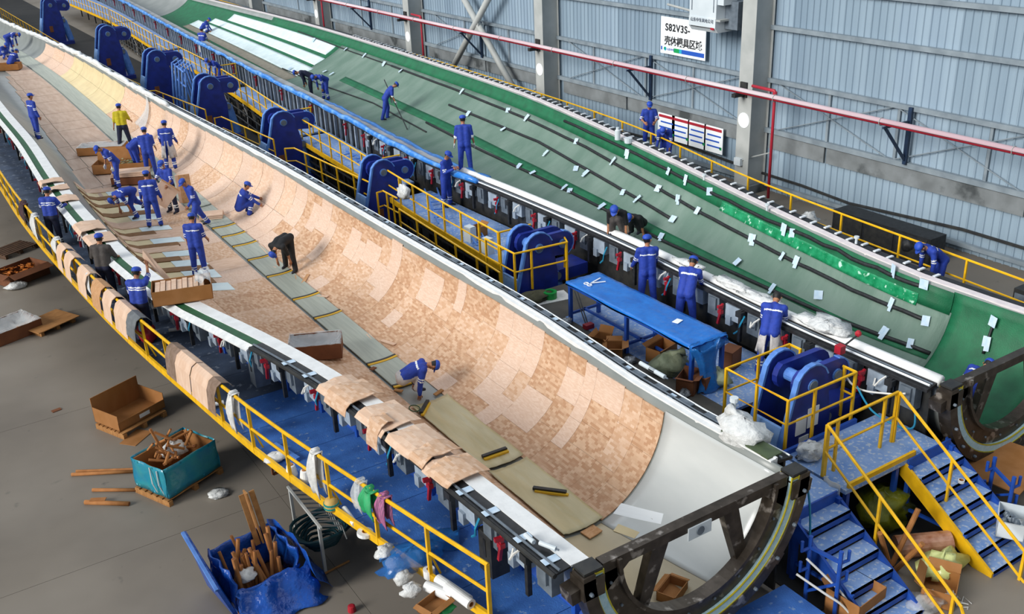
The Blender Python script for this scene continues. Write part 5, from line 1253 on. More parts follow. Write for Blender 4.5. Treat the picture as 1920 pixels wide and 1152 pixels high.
# ---- front floor, left edge
c = P(20, 628, 0); carton(c, (1.3, 1.0, .34), .35, 'low carton wrapped in clear film at the left edge of the floor', M_cardd, flaps=(0, 0, 0, 0), liner=M_clear)
c = P(92, 612, 0); pallet(c, (1.05, .85), .45, 'pallet under the plywood sheet on the left of the floor')
tag(MB().box(c+np.array((0, 0, .147)), (1.25, 1.0, .02), rz=.45).build('plywood_sheet', M_wood), 'plywood sheet lying on a pallet beside the wrapped carton', 'plywood')
c = P(25, 472, 0); pallet(c, (1.2, .9), .5, 'dark wooden pallet at the left edge behind the carton with orange scraps', mat=mk('dark_wood', '#5c422f', '#4a3424', rough=.8))
c = P(42, 522, 0); carton(c, (1.3, .9, .38), .45, 'open carton with orange paper scraps at the left edge', M_cardd, flaps=(0, .5, 0, .6))
r = random.Random(4)
b = MB()
for k in range(70):
    p = c+np.array((r.uniform(-.5, .45), r.uniform(-.32, .32), .18+r.uniform(0, .16))); b.box(p, (r.uniform(.06, .16), r.uniform(.04, .1), .012), R=rotz(r.uniform(0, 3)) @ rotx(r.uniform(-.8, .8)))
tag(b.build('paper_scraps', M_orange), 'orange paper scraps filling the carton at the left edge', 'paper scraps', kind='stuff')
blob(c+np.array((-.25, -.72, 0)), (.6, .5, .18), 'crumpled white film in front of the carton with orange scraps', M_crumple, 'crumpled_film', 'film', 3)
# tipped carton on pallet
c = P(248, 792, 0); pallet(c, (1.15, .95), .42, 'wooden pallet under the empty carton in the front of the floor', nb=7)
t = carton(c+np.array((.02, .12, .135)), (1.2, .85, .2), .42, 'empty shallow carton standing open on the pallet, white label on its front', M_card, flaps=(0, 0, 0, 0), label=True)
for q in [o for o in t.children if o.name.startswith('side')][2:3]: q.scale = (1, 1, 2.9)
for q in [o for o in t.children if o.name.startswith('side')][:2]: q.scale = (1, 1, 1.8)
tag(MB().box(P(250, 812, 0)+np.array((.0, -.25, .006)), (.6, .4, .012), rz=.7).build('cardboard_piece', M_card), 'flat cardboard piece on the floor in front of the pallet', 'cardboard')
tag(MB().box(P(106, 770, 0)+np.array((0, 0, .008)), (.2, .12, .014), rz=.2).build('cardboard_scrap', M_cardd), 'small brown scrap alone on the bare floor', 'scrap')
# bin with teal film
c = P(338, 905, 0); pallet(c, (1.35, 1.0), .42, 'pallet under the carton bin wrapped in teal film')
bin1 = carton(c+np.array((0, 0, .135)), (1.25, .92, .62), .42, 'carton bin wrapped in teal film full of paper tubes', M_card, flaps=(0, 0, 0, 0), th=.03)
W_ = MB()
for k in range(4):
    a = [( -1, -1), (1, -1), (1, 1), (-1, 1)][k]; e = [(-1, -1), (1, -1), (1, 1), (-1, 1)][(k+1) % 4]; row = []
    for z in np.linspace(.02, .66, 7): row.append([((a[0]+(e[0]-a[0])*u)*(.635+.012*math.sin(u*13+z*9)), (a[1]+(e[1]-a[1])*u)*(.47+.012*math.sin(u*11+z*7)), z) for u in np.linspace(0, 1, 12)])
    W_.grid(np.array(row), thick=.006, nrm=(a[0]*.5, a[1]*.5, 0))
W_.build('film_wrap', M_teal, bin1, local=True, smooth=True)
MB().tube([(-.66, -.3, .6), (-.68, -.32, .3), (-.62, -.35, .05)], .012, 5).tube([(-.66, -.1, .62), (-.7, -.16, .3), (-.66, -.2, .1)], .012, 5).build('white_cord', M_hosew, bin1, local=True)
Rc = rotz(.42); LC = lambda x, y, z: c+np.array((0, 0, .135))+Rc @ np.array((x, y, z)); r = random.Random(8); sp = []
for k in range(30):
    x, y, a = r.uniform(-.4, .4), r.uniform(-.25, .25), r.uniform(0, 6.28); L = r.uniform(.3, .6); up = r.uniform(-.05, .25)
    sp.append((LC(x-.5*L*math.cos(a)*.5, y-.5*L*math.sin(a)*.4, .48+.009*k), LC(x+L*math.cos(a)*.35, y+L*math.sin(a)*.25, .52+up+.009*k), r.uniform(.7, 1.2)))
sp.append((LC(-.1, .05, .35), LC(-.3, .15, 1.2), 1.0))
tubes_in('brown paper tube in the teal wrapped bin', sp, 'paper tubes in the teal bin')
blob(LC(.1, .1, .42), (.5, .35, .3), 'white crumpled film among the tubes in the teal bin', M_crumple, 'crumpled_film', 'film', 9)
# tubes on the floor
for (pa, pb, lab, k) in (((135, 893), (256, 887), 'long split paper tube lying on the floor left of the teal bin', 1.0), ((174, 922), (260, 922), 'straight paper tube lying on the floor, the middle one of three', 1.0), ((160, 945), (243, 948), 'paper tube with a torn flap lying on the floor, nearest of three', 1.3)):
    a, b_ = P(*pa, 0)+np.array((0, 0, .035)), P(*pb, 0)+np.array((0, 0, .035)); t = thing('paper_tube', lab, 'paper tube', a, 'paper tubes on the floor')
    MB().tube([a, b_], .035*k, 10).build('tube', M_tubec, t, smooth=True); MB().lathe(b_, [(.026*k, -.01), (.026*k, .003)], 10, axis=b_-a).build('bore', M_cardd, t)
    if k > 1.1: MB().box(a+(b_-a)*.32+np.array((0, .05, .05)), (.3, .1, .012), rz=-.55).build('torn_flap', M_tubec, t)
    if pa[0] == 135: MB().tube([a+np.array((.1, .07, 0)), b_+np.array((0, .09, 0))], .03, 8).build('split_half', M_tubec, t)
blob(P(410, 930, 0), (.42, .3, .1), 'white and blue rag on the floor beside the teal bin', M_crumple, 'rag', 'rag', 5)
# bin with blue film
c = P(490, 1110, 0)+np.array((.0, .1, 0)); rz = .12; Rc = rotz(rz); LC = lambda x, y, z: c+Rc @ np.array((x, y, z))
t = thing('film_bin', 'bin lined with dark blue plastic film full of paper tubes at the bottom', 'bin', c)
for k in range(4):
    q = [(-.55, -.45), (.55, -.45), (.55, .45), (-.55, .45)]; a, e = q[k], q[(k+1) % 4]
    hh = (.48, .8, .8, .85)[k]; row = []
    for z in np.linspace(0, hh, 8): row.append([LC((a[0]+(e[0]-a[0])*u)*(1+.06*math.sin(u*15+z*9+k))+.03*math.sin(z*14), (a[1]+(e[1]-a[1])*u)*(1+.06*math.sin(u*12+z*8)), z) for u in np.linspace(0, 1, 14)])
    MB().grid(np.array(row), thick=.03, nrm=tuple(Rc @ np.array(((a[1]-e[1])*-1, (a[0]-e[0]), 0)))).build('film_side', M_bluefilm, t, smooth=True)
MB().box(LC(0, 0, .03), (1.1, .9, .06), rz=rz).build('base', M_cardd, t)
row = [[LC(.55+.1*math.sin(u*3)+.5*v*v*.7, -.9+1.5*u, .85-.8*v+.05*math.sin(u*17+v*9)) for v in np.linspace(0, 1, 9)] for u in np.linspace(0, 1, 14)]
MB().grid(np.array(row), thick=.008, nrm=(.5, 0, .6)).build('loose_film', M_bluefilm, t, smooth=True)
row = [[LC(-.6+1.3*u+.05*math.sin(v*14), -.48-.55*v+.06*math.sin(u*13), .45*(1-v)**1.4+.03+.05*math.sin(u*19+v*5)*(1-v)) for v in np.linspace(0, 1, 9)] for u in np.linspace(0, 1, 16)]
MB().grid(np.array(row), thick=.008, nrm=(0, -.5, .6)).build('loose_film', M_bluefilm, t, smooth=True)
bl = PY(390, 955, c[1]+.25); 
t2 = thing('blue_board', 'tall blue board leaning at the left side of the blue film bin', 'board', LC(-.8, 0, 0))
MB().prism([LC(-.66, -.55, .1), LC(-.66, .55, .1), LC(-.86, .6, 1.25), LC(-.86, -.5, .75)], Rc @ np.array((.06, 0, .0))).build('panel', M_bluefilm, t2)
MB().bar(LC(-.86, .6, 1.25), LC(-.86, -.5, .75), .05).build('top_edge', M_lblue, t2)
r = random.Random(12); sp = []
for k in range(26):
    x, y, a = r.uniform(-.38, .38), r.uniform(-.3, .25), r.uniform(0, 6.28); sp.append((LC(x, y, .12), LC(x*.8+.16*math.cos(a), y+.12*math.sin(a)+.12, r.uniform(.6, .98)), r.uniform(.9, 1.3)))
tubes_in('brown paper tube standing in the blue film bin', sp, 'paper tubes in the blue bin')
blob(LC(-.25, -.2, .45), (.3, .25, .2), 'pale crumpled cloth in the blue film bin', M_bagw, 'crumpled_cloth', 'cloth', 15)
a, b_ = LC(.35, .42, .55), LC(.28, .6, 1.5); t3 = thing('wood_channel', 'wooden channel piece standing up out of the blue film bin', 'timber', a)
MB().bar(a, b_, .2, .03).build('back_board', M_wood, t3); MB().bar(a+Rc @ np.array((.09, -.04, 0)), b_+Rc @ np.array((.09, -.04, 0)), .025, .09).bar(a+Rc @ np.array((-.09, -.04, 0)), b_+Rc @ np.array((-.09, -.04, 0)), .025, .09).build('side_board', M_wood, t3)
# hose rack with dark hoses beside the walkway
c = P(600, 1035, 0); t = thing('hose_rack', 'pale rack of hooked rods with dark teal hoses under the walkway edge', 'rack', c)
for k in range(9):
    y = c[1]+.7-k*.16; x = c[0]+.15
    MB().tube([(x-.3, y, .95), (x+.1, y, .8), (x+.16, y, .5)], .015, 5).build('hook_rod', M_colm, t)
MB().bar((c[0]-.15, c[1]-.7, .98), (c[0]-.15, c[1]+.8, .98), .04).build('rail', M_colm, t)
for y in (-.6, .7): MB().bar((c[0]-.15, c[1]+y, 0), (c[0]-.15, c[1]+y, .98), .05).build('leg', M_colm, t)
for k in range(7):
    rr = .22+.05*k; MB().tube([(c[0]+.05+rr*math.cos(a), c[1]-.1+rr*.9*math.sin(a), .25+.06*k+.03*math.sin(3*a+k)) for a in np.linspace(0, 2*math.pi, 20)[:-1]], .03, 6, closed=True).build('hose_coil', M_teald, t)
tag(MB().tube([P(597, 1085, 0)+np.array((0, 0, .03)), P(655, 1055, 0)+np.array((0, 0, .03))], .02, 6).build('wood_stick', M_wood), 'thin wooden stick on the floor below the hose rack', 'stick')
tag(MB().lathe(P(660, 1146, 0), [(.07, 0), (.06, .1), (.04, .11)], 12).build('red_plug', M_red), 'small red plug on the floor at the bottom edge', 'plug')
p = P(512, 890, .9); tag(MB().bar(p, p+np.array((.0, .0, .22)), .04).bar(p, p+np.array((.35, .0, .02)), .04).build('angle_bracket', M_cardd), 'rusty angle bracket sticking out under the walkway edge', 'bracket')
# ---- on the front walkway
for i, (px, py, lab) in enumerate(((548, 893, 'white thread cone on the walkway, left of two'), (574, 903, 'white thread cone on the walkway, right of two'))):
    c = P(px, py, ZP); t = thing('thread_cone', lab, 'thread cone', c, 'thread cones'); MB().lathe(c, [(.1, 0), (.105, .04), (.075, .22), (.05, .23), (.03, .23)], 16).build('thread', M_foam, t, smooth=False); MB().lathe(c+np.array((0, 0, .22)), [(.045, 0), (.045, .03), (.03, .03)], 12).build('cone_tip', M_tubec, t)
roll(P(404, 763, ZP)+np.array((0, 0, .05)), (1, -.1, 0), .045, .34, 'small white roll lying at the yellow edge of the walkway', M_foam)
roll(P(330, 622, ZP)+np.array((0, 0, .05)), (1, -.4, 0), .04, .3, 'small pale roll on the walkway beside the worker lifting a panel', M_bagw)
c = P(685, 1004, ZP); roll(c+np.array((0, 0, .04)), (0.1, 0, 1), .13, .06, 'flat white tape disc on the walkway', M_foam)
a, b_ = P(515, 838, ZP), P(560, 866, ZP); tag(MB().bar(a+np.array((0, 0, .05)), b_+np.array((0, 0, .05)), .08, .06).build('blue_bar', M_lblue), 'short light blue bar on the walkway beside the thread cones', 'bar')
blob(P(520, 862, ZP), (.5, .3, .14), 'heap of pale rags on the walkway beside the blue bar', M_bagw, 'rag_heap', 'rags', 21)
t = thing('gourd_roll', 'round yellow roll with teal bands on the walkway by the white bag', 'roll', P(623, 958, ZP)); c = P(623, 958, ZP)
MB().lathe(c, [(.06, 0), (.12, .05), (.13, .13), (.1, .22), (.05, .25)], 14).build('body', mk('sand_yellow', '#c8a45a', rough=.6), t, smooth=True); MB().lathe(c+np.array((0, 0, .08)), [(.135, 0), (.135, .03)], 14).lathe(c+np.array((0, 0, .14)), [(.13, 0), (.13, .03)], 14).build('bands', mk('teal_tape', '#178a86', rough=.5), t)
a, b_ = P(648, 962, ZP), P(664, 985, ZP); roll((a+b_)/2+np.array((0, 0, .05)), b_-a, .05, .5, 'white roll standing behind the yellow rail post', M_foam)
# blue film lying across the walkway edge with bags
row = [[P(712+150*u, 1050-62*u+34*v*(.3+u), ZP)+np.array((0, 0, .06+.05*math.sin(u*11+v*7))) for v in np.linspace(0, 1, 6)] for u in np.linspace(0, 1, 14)]
tag(MB().grid(np.array(row), thick=.01).build('blue_film', M_bluethin, smooth=True), 'strip of blue film lying across the walkway edge', 'film')
blob(P(775, 1062, ZP), (1.0, .55, .34), 'heap of blue film on the walkway near the bottom', M_bluethin, 'film_heap', 'film', 33, rough=.2)
r = random.Random(2)
for i in range(4):
    c = P(738+i*16, 1038+i*24, ZP)+np.array((-.12, 0, 0)); blob(c, (.3, .24, .2), ('white crumpled bag in the blue film heap, first from the top', 'white crumpled bag in the blue film heap, second from the top', 'white crumpled bag in the blue film heap, third from the top', 'white crumpled bag in the blue film heap, lowest')[i], M_crumple, 'plastic_bag', 'bag', 40+i, rough=.2)
for i, (pa, pb) in enumerate((((800, 1108), (850, 1130)), ((822, 1100), (880, 1140)), ((840, 1118), (885, 1152)))):
    a, b_ = P(*pa, ZP), P(*pb, ZP); roll((a+b_)/2+np.array((0, 0, .09+.04*i)), b_-a, .08, np.linalg.norm(b_-a), ('white film roll at the lower end of the walkway, left of three', 'white film roll at the lower end of the walkway, middle of three', 'white film roll at the lower end of the walkway, right of three')[i], M_foam, 'film_roll', hole=.5)
carton(P(815, 1142, ZP), (.4, .3, .14), .3, 'small carton at the lower end of the walkway', M_card, flaps=(0, .5, 0, .5))
blob(P(838, 1146, ZP), (.24, .16, .08), 'green cloth at the lower end of the walkway', mk('green_cloth', '#1c8a4a', rough=.7), 'green_cloth', 'cloth', 51)
c = P(800, 1085, ZP); roll(c+np.array((.05, 0, .08)), (0, 0, 1), .09, .14, 'white tape roll with brown core on the walkway among the bags', M_foam, core=M_tubec)
_c = P(243, 650, ZP); _c[0] = float(xo(_c[1]))+.36; t = blob(_c, (.4, .42, .45), 'red bag with a pale blue bottle behind the yellow rail', M_red, 'red_bag', 'bag', 61); MB().lathe(_c+np.array((-.12, -.05, .3)), [(.05, 0), (.06, .1), (.03, .22)], 10).build('bottle', mk('pale_blue_plastic', '#6fb4e0', rough=.4), t)
# hanging bags and cloths on the rail
def hang(px, py, w, h, lab, mat, name='plastic_bag', cat='bag', seed=1, dx=-.05):
    c = P(px, py, ZP+.97); c[0] = float(xo(c[1])); r = np.random.default_rng(seed); rows = []
    for v in np.linspace(0, 1, 8):
        rows.append([c+np.array((dx-.06*math.sin(v*3)+.03*math.sin(u*9+v*4), (u-.5)*w*(.55+.6*v), .03-h*v+.02*math.sin(u*14))) for u in np.linspace(0, 1, 12)])
    G_ = np.array(rows); b = MB().grid(G_, thick=.012, nrm=(-1, 0, 0)); G2 = G_.copy(); G2[:, :, 0] += .12; G2[1:, :, 2] += .06*h; b.grid(G2, thick=.01, nrm=(1, 0, 0)); b.grid(np.stack([G_[0], G2[0]]), thick=.012)
    return tag(b.build(name, mat, smooth=True), lab, cat)
hang(457, 735, .28, .75, 'white plastic film hanging over the rail, left of two', M_bagw, seed=1)
hang(600, 848, .32, .8, 'white plastic bag hanging over the rail near the thread cones', M_bagw, seed=2)
hang(36, 412, .7, .65, 'white plastic bag hanging on the rail near the left edge', M_bagw, seed=3); hang(52, 462, .5, .4, 'small white bag on the rail behind the first balsa sheets', M_bagw, seed=4)
hang(104, 530, .35, .5, 'torn white film hanging from the rail below the balsa sheets', M_white, seed=5)
hang(672, 908, .25, .5, 'clear plastic sheet hanging over the rail beside the green cloth', M_clear, seed=6); hang(690, 925, .4, .42, 'green cloth with pale blue edges folded over the rail', mk('green_towel', '#1f8f55', '#2aa868', rough=.6), 'towel', 'towel', 7, dx=-.09)
hang(706, 940, .3, .5, 'bunch of pink and grey cloth strips hanging over the rail', mk('pink_strips', '#c06a9a', '#5f4a60', rough=.7, scale=20, stretch=(1, 6, .2)), 'cloth_strips', 'cloth', 8, dx=-.03)
hang(18, 388, .8, .55, 'dark cloth hung over the rail at the left edge', mk('maroon_cloth', '#2b1f22', '#47282e', rough=.8), 'dark_cloth', 'cloth', 9)
# balsa sheets draped over the rail
for i, (px, py, w, mat) in enumerate(((90, 470, .55, M_pink), (106, 486, .6, M_pink), (132, 514, .75, M_pink), (160, 540, .7, M_balsa), (180, 560, .6, M_pink), (205, 583, .8, M_pink), (232, 598, .55, mk('grey_sheet', '#6f7478', '#5f6468', rough=.6, scale=8)), (326, 655, .5, mk('weathered_sheet', '#8a7466', '#75604f', rough=.8, scale=8)), (352, 672, .75, M_pink), (384, 698, .75, M_pink), (408, 716, .35, MATS['weathered_sheet']))):
    c = P(px, py, ZP+1.0); y = c[1]; c[0] = float(xo(y)); L = .62 if i not in (6,) else .5
    path = [c+np.array((.22, 0, -.12)), c+np.array((.12, 0, .0)), c+np.array((0, 0, .035)), c+np.array((-.1, 0, -.03)), c+np.array((-.17, 0, -.2)), c+np.array((-.2, 0, -L))]
    path = [p+np.array((-(p[1]-y)*0, 0, 0)) for p in path]
    wv = np.array((float(xo(y+w))-float(xo(y)), w, 0))
    drape([p-wv/2 for p in path], wv, ['small pale balsa sheet first on the rail from the left edge', 'pale balsa sheet second on the rail from the left edge', 'wide pale balsa sheet third on the rail from the left edge', 'tan balsa sheet fourth on the rail from the left edge', 'pale balsa sheet fifth on the rail from the left edge', 'wide pale balsa sheet sixth on the rail, beside the grey sheet', 'grey sheet hung over the rail in front of the lifting worker', 'weathered sheet first of four on the middle of the rail', 'wide balsa sheet second of four on the middle of the rail', 'wide balsa sheet third of four on the middle of the rail', 'narrow weathered sheet last of four on the middle of the rail'][i], mat, group='sheets draped over the front rail')
# balsa sheets draped over the left rim of mould A
names = ['first', 'second', 'third', 'fourth', 'fifth', 'sixth', 'seventh', 'eighth']
spots = [(632, 722, .38, .5, 0), (672, 738, .72, .8, .05), (745, 778, .85, .9, .0), (712, 800, .36, .0, .35), (795, 822, .72, .75, 0), (832, 848, .42, .6, 0), (862, 860, .22, .9, .0), (862, 884, .62, .8, 0)]
for i, (px, py, w, inn, hg) in enumerate(spots):
    y = P(px, py, 2.66)[1]; xl, zl = float(A.xl(y)), float(A.zl(y))+.05
    o = [(.02+inn*.12, -.02), (-.08, .02), (-.25, .03), (-.42, .02), (-.54, -.01), (-.62, -.09), (-.66, -.22)] if not hg or hg < .1 else [(-.3, .05), (-.42, .06), (-.54, .02), (-.62, -.1), (-.65, -.25), (-.66, -.4)]
    if not hg: o = o[:-1]
    wv = np.array((float(A.xl(y+w))-xl, w, 0)); path = [np.array((xl+a+.04, y, zl+b+.035*(i % 2)+.01*(i % 3))) for a, b in o]
    drape([p-wv/2 for p in path], wv, 'tan balsa sheet lying over the near rim, %s from the white strip above' % names[i], B_mid if i % 2 else B_midp, group='balsa sheets over the near rim', wob=.02)
for i, (px, py, w) in enumerate(((170, 425, .9), (195, 446, .9), (118, 372, .7), (104, 352, .5), (96, 338, .5))):
    y = P(px, py, 2.36)[1]; xl, zl = float(A.xl(y)), float(A.zl(y))+.05
    o = [(.05, .0), (-.2, .03), (-.4, .03), (-.58, .02), (-.66, -.06)]; wv = np.array((float(A.xl(y+w))-xl, w, 0))
    drape([np.array((xl+a, y, zl+b))-wv/2 for a, b in o], wv, 'pale balsa sheet on the green rim strip, %s behind the man in the grey shirt' % names[i], M_pink, group='balsa sheets on the green rim strip', wob=.02)
# grey steel boxes at the left rim
for i, (px, py, lab) in enumerate(((482, 672, 'grey steel box at the end of the white film on the near rim'), (925, 1010, 'dark steel box with a slot at the lower end of the near rim'))):
    c = P(px, py, 2.05); t = thing('steel_box', lab, 'steel box', c-np.array((0, 0, .55))); MB().box(c-np.array((0, 0, .2)), (.3, .34, .72)).build('housing', M_dark if i else M_grey, t); MB().box(c+np.array((-.155, 0, -.1)), (.01, .06, .3)).build('slot', M_black, t); MB().lathe(c+np.array((0, 0, .16)), [(.05, 0), (.05, .1), (.07, .11), (.07, .18), (.02, .19)], 10).build('valve', M_grey, t)
for i, (pa, pb) in enumerate((((985, 1003), (1004, 1020)), ((1012, 1018), (1048, 1032)))):
    a, b_ = P(*pa, 2.72), P(*pb, 2.72); d = b_-a; t = thing('sealant_cartridge', ('white sealant cartridge on the near rim, left of two', 'white sealant cartridge on the near rim, right of two')[i], 'cartridge', a, 'cartridges on the near rim')
    MB().tube([a, a+d*.85], .035, 10).build('barrel', M_ac, t); MB().tube([a+d*.85, b_], .014, 6).build('nozzle', M_grey, t)
# ---- cartons and panels inside and on mould A
def seat(c, dx=.0): return np.array(c)
q = hit(A, 595, 668); carton((q[0], q[1], q[2]+.06), (1.15, .7, .36), -.45, 'open dark carton with clear liner standing in the tan mould beside the spar plates', M_cardd, flaps=(0, 0, 0, 0), liner=M_clear)
q = hit(A, 195, 288); carton((q[0], q[1], q[2]+.05), (1.7, .8, .3), -.5, 'long carton with clear film in front of the man in the yellow shirt', M_card, flaps=(0, 0, 0, 0), liner=M_clear)
q = hit(A, 232, 322); carton((q[0], q[1], q[2]+.05), (1.9, .75, .34), -.5, 'long open carton beside the man leaning with white gloves', M_card, flaps=(0, 0, 1.1, 0), fall=.35)
for k in range(14):
    r = random.Random(k+50); p = q+np.array((r.uniform(-.5, .5), r.uniform(-.2, .2), .32)); 
b = MB(); r = random.Random(9)
for k in range(40): b.box(q+rotz(-.5) @ np.array((r.uniform(-.2, .8), r.uniform(-.25, .25), .3+r.uniform(0, .12))), (.12, .05, .01), R=rotz(r.uniform(0, 3)) @ rotx(r.uniform(-.7, .7)))
tag(b.build('offcuts', mk('mixed_offcuts', '#9a8a6a', '#4c6b3c', rough=.7, scale=15)), 'small mixed offcuts heaped in the long open carton', 'offcuts', kind='stuff')
q = hit(A, 248, 345); carton((q[0], q[1], q[2]+.05), (1.2, .6, .26), -.5, 'closed low carton with panels on top, in the middle of the group', M_cardd, flaps=(0, 0, 0, 0), open_=False)
for k in range(3): tag(MB().box((q[0]+.02*k, q[1], q[2]+.36+.05*k), (1.2, .62, .04), rz=-.5+.04*k).build('balsa_board', M_pink), ('pale board on the low carton in the group, lowest of three', 'pale board on the low carton in the group, middle of three', 'pale board on the low carton in the group, topmost of three')[k], 'wood panel', 'boards on the low carton')
q = hit(A, 10, 132); carton((q[0], q[1], q[2]+.03), (1.6, .7, .32), -.4, 'carton in front of the far group of three', M_card, flaps=(0, 0, 0, 0))
for k in range(3): 
    q = hit(A, 392, 412-0*k); tag(MB().box((q[0]+.1, q[1], q[2]+.08+.05*k), (.7, .5, .035), rz=-.45+.05*k).build('balsa_board', M_pink), ('pale board stacked right of the striding man, lowest', 'pale board stacked right of the striding man, middle', 'pale board stacked right of the striding man, topmost')[k], 'wood panel', 'boards right of the striding man')
# standing pair of boards and the panel carried
for k in range(2):
    q = hit(A, 348+6*k, 384); tag(MB().box((q[0], q[1], q[2]+.55), (.35, .05, .95), R=rotz(-.2) @ rotx(.06)).build('balsa_board', (M_pink, M_balsa)[k]), ('tall pale board standing upright behind the striding man', 'tall tan board standing upright behind the striding man')[k], 'wood panel', 'upright boards')
pc = (hA10['L']+hA10['R'])/2; vw = CW-pc; vw[2] = 0; vw = vw/np.linalg.norm(vw)
ca = pc+vw*.12+np.array((.12, 0, -.28)); t = thing('wood_board', 'tilted pale wood panel carried by the man in dark blue shirt', 'wood panel', ca)
Rv = rotz(math.atan2(vw[1], vw[0])+math.pi/2) @ roty(.75) @ rotx(.1)
MB().box(ca, (.62, .035, .72), R=Rv).build('face', M_pink, t); MB().box(ca+Rv @ np.array((0, 0, .37)), (.64, .06, .03), R=Rv).build('edge_strip', M_balsa, t)
# scraps on the wood floor
for i, (pa, pb, mm) in enumerate((((488, 462), (513, 490), M_pink), ((556, 520), (560, 532), M_balsa), ((568, 535), (578, 518), M_balsa), ((595, 558), (615, 560), M_pink), ((690, 630), (700, 640), M_pink), ((716, 642), (741, 650), M_pink), ((505, 500), (520, 505), M_pink), ((740, 735), (755, 738), M_wood), ((815, 745), (830, 735), M_wood))):
    a, b_ = hit(A, *pa), hit(A, *pb); up = np.array((0, 0, .05)); tag(MB().bar(a+up, b_+up, .09, .02).build('wood_scrap', mm), ('pale wood scrap between the bending man in black and the wall', 'tan wood scrap at the feet of the man in black', 'second tan wood scrap at the feet of the man in black', 'pale wood scrap just below the man in black', 'curled pale scrap on the wood wall above the spar plates', 'pale strip of wood on the slope behind the crouching man', 'small pale scrap left of the man in black', 'small stick left of the crouching man', 'small stick at the hand of the crouching man')[i], 'wood scrap', 'wood scraps in the mould')
q = hit(A, 778, 775); tag(MB().tube([(q[0]+.1*math.cos(a), q[1]+.14*math.sin(a), q[2]+.11) for a in np.linspace(0, 2*math.pi, 16)[:-1]], .012, 5, closed=True).build('cord_loop', mk('green_cord', '#2f4a2c', rough=.6)), 'small dark green cord loop beside the crouching man', 'cord')
q = hit(A, 700, 697); tag(MB().box((q[0], q[1], q[2]+.075), (.14, .1, .02), rz=.4).build('label_scrap', M_cardd), 'small brown label on the second spar plate', 'label')
q = hit(A, 1260, 1118); c = carton((q[0], q[1], q[2]+.02), (.45, .3, .16), .4, 'small open carton seen through the root ring', M_card, flaps=(.5, 0, .6, 0))
# big carton with panels across the near rim
y = 20.6; c = P(345, 560, 2.42); t = carton(np.array((c[0], c[1], 2.46)), (1.25, .72, .34), -.62+.35, 'big open carton of pale boards resting across the near rim', M_card, flaps=(0, 0, 0, 0), liner=None)
for k in range(5): MB().box((-.1+.02*k, 0, .2+.03*k), (1.0, .1, .05)) 
for k in range(9): tag(MB().box(np.array((c[0], c[1], 2.46+.2))+rotz(-.27) @ np.array((-.5+.115*k, 0, .02*(k % 2))), (.10, .62, .22), rz=-.27).build('balsa_board', M_pink), 'pale board standing in the big carton on the near rim', 'wood panel', 'boards in the big carton')
n = 10; row = []
r = random.Random(77)
for i in range(n):
    row.append([np.array((c[0], c[1], 2.46))+rotz(-.27) @ np.array((.3+.33*i/(n-1), -.37+.74*j/(n-1), .42+.05*math.sin(i*1.3+j)+.1*(i/(n-1))**3-.12*(i == n-1))) for j in range(n)])
tag(MB().grid(np.array(row), thick=.005).build('film_liner', M_clear, smooth=True), 'clear film crumpled at the right end of the big carton', 'film')
hp_ = hF3['R']; d_ = np.array((.18, -.12, -.3)); t = tag(MB().prism([hp_+(-.03, .03, .28), hp_+(.05, .02, .2), hp_+(.42, -.28, -.52), hp_+(.30, -.24, -.5), hp_+(-.06, .04, .1)], (.012, .03, .012)).build('wood_board', M_pink), 'pale wood panel held up by the man lifting at the big carton', 'wood panel')
# plastic curtain over the far right rim of mould A
ct = PX(283, 196, float(A.xr(41))+.02); y = ct[1]; rows = []
for v in np.linspace(0, 1, 12):
    q0 = surf(A, 1-.62*v, y, .06+.05*v)
    rows.append([q0+np.array((0, (u-.5)*(.25+1.0*v)-.6*v, .02+.04*math.sin(u*16+v*5))) for u in np.linspace(0, 1, 12)])
tag(MB().grid(np.array(rows), thick=.006, nrm=(-.5, 0, .5)).build('film_curtain', M_clear, smooth=True), 'clear plastic curtain hanging over the right rim behind the group', 'film')
# pole and held things
a = hM3['R']+np.array((-.05, .02, .02)); e = FB(764, 246); e0 = a+(a-e)*.9
tag(MB().tube([e+np.array((0, 0, .05)), a, e0], .022, 7).build('sweeping_pole', M_black), 'long black pole in the hands of the man sweeping the green mould', 'pole')
a = hM10['R']; roll(a+np.array((.05, .02, -.02)), (.8, -.5, -.2), .055, .26, 'white roll held by the man leaning over the rim', M_foam)
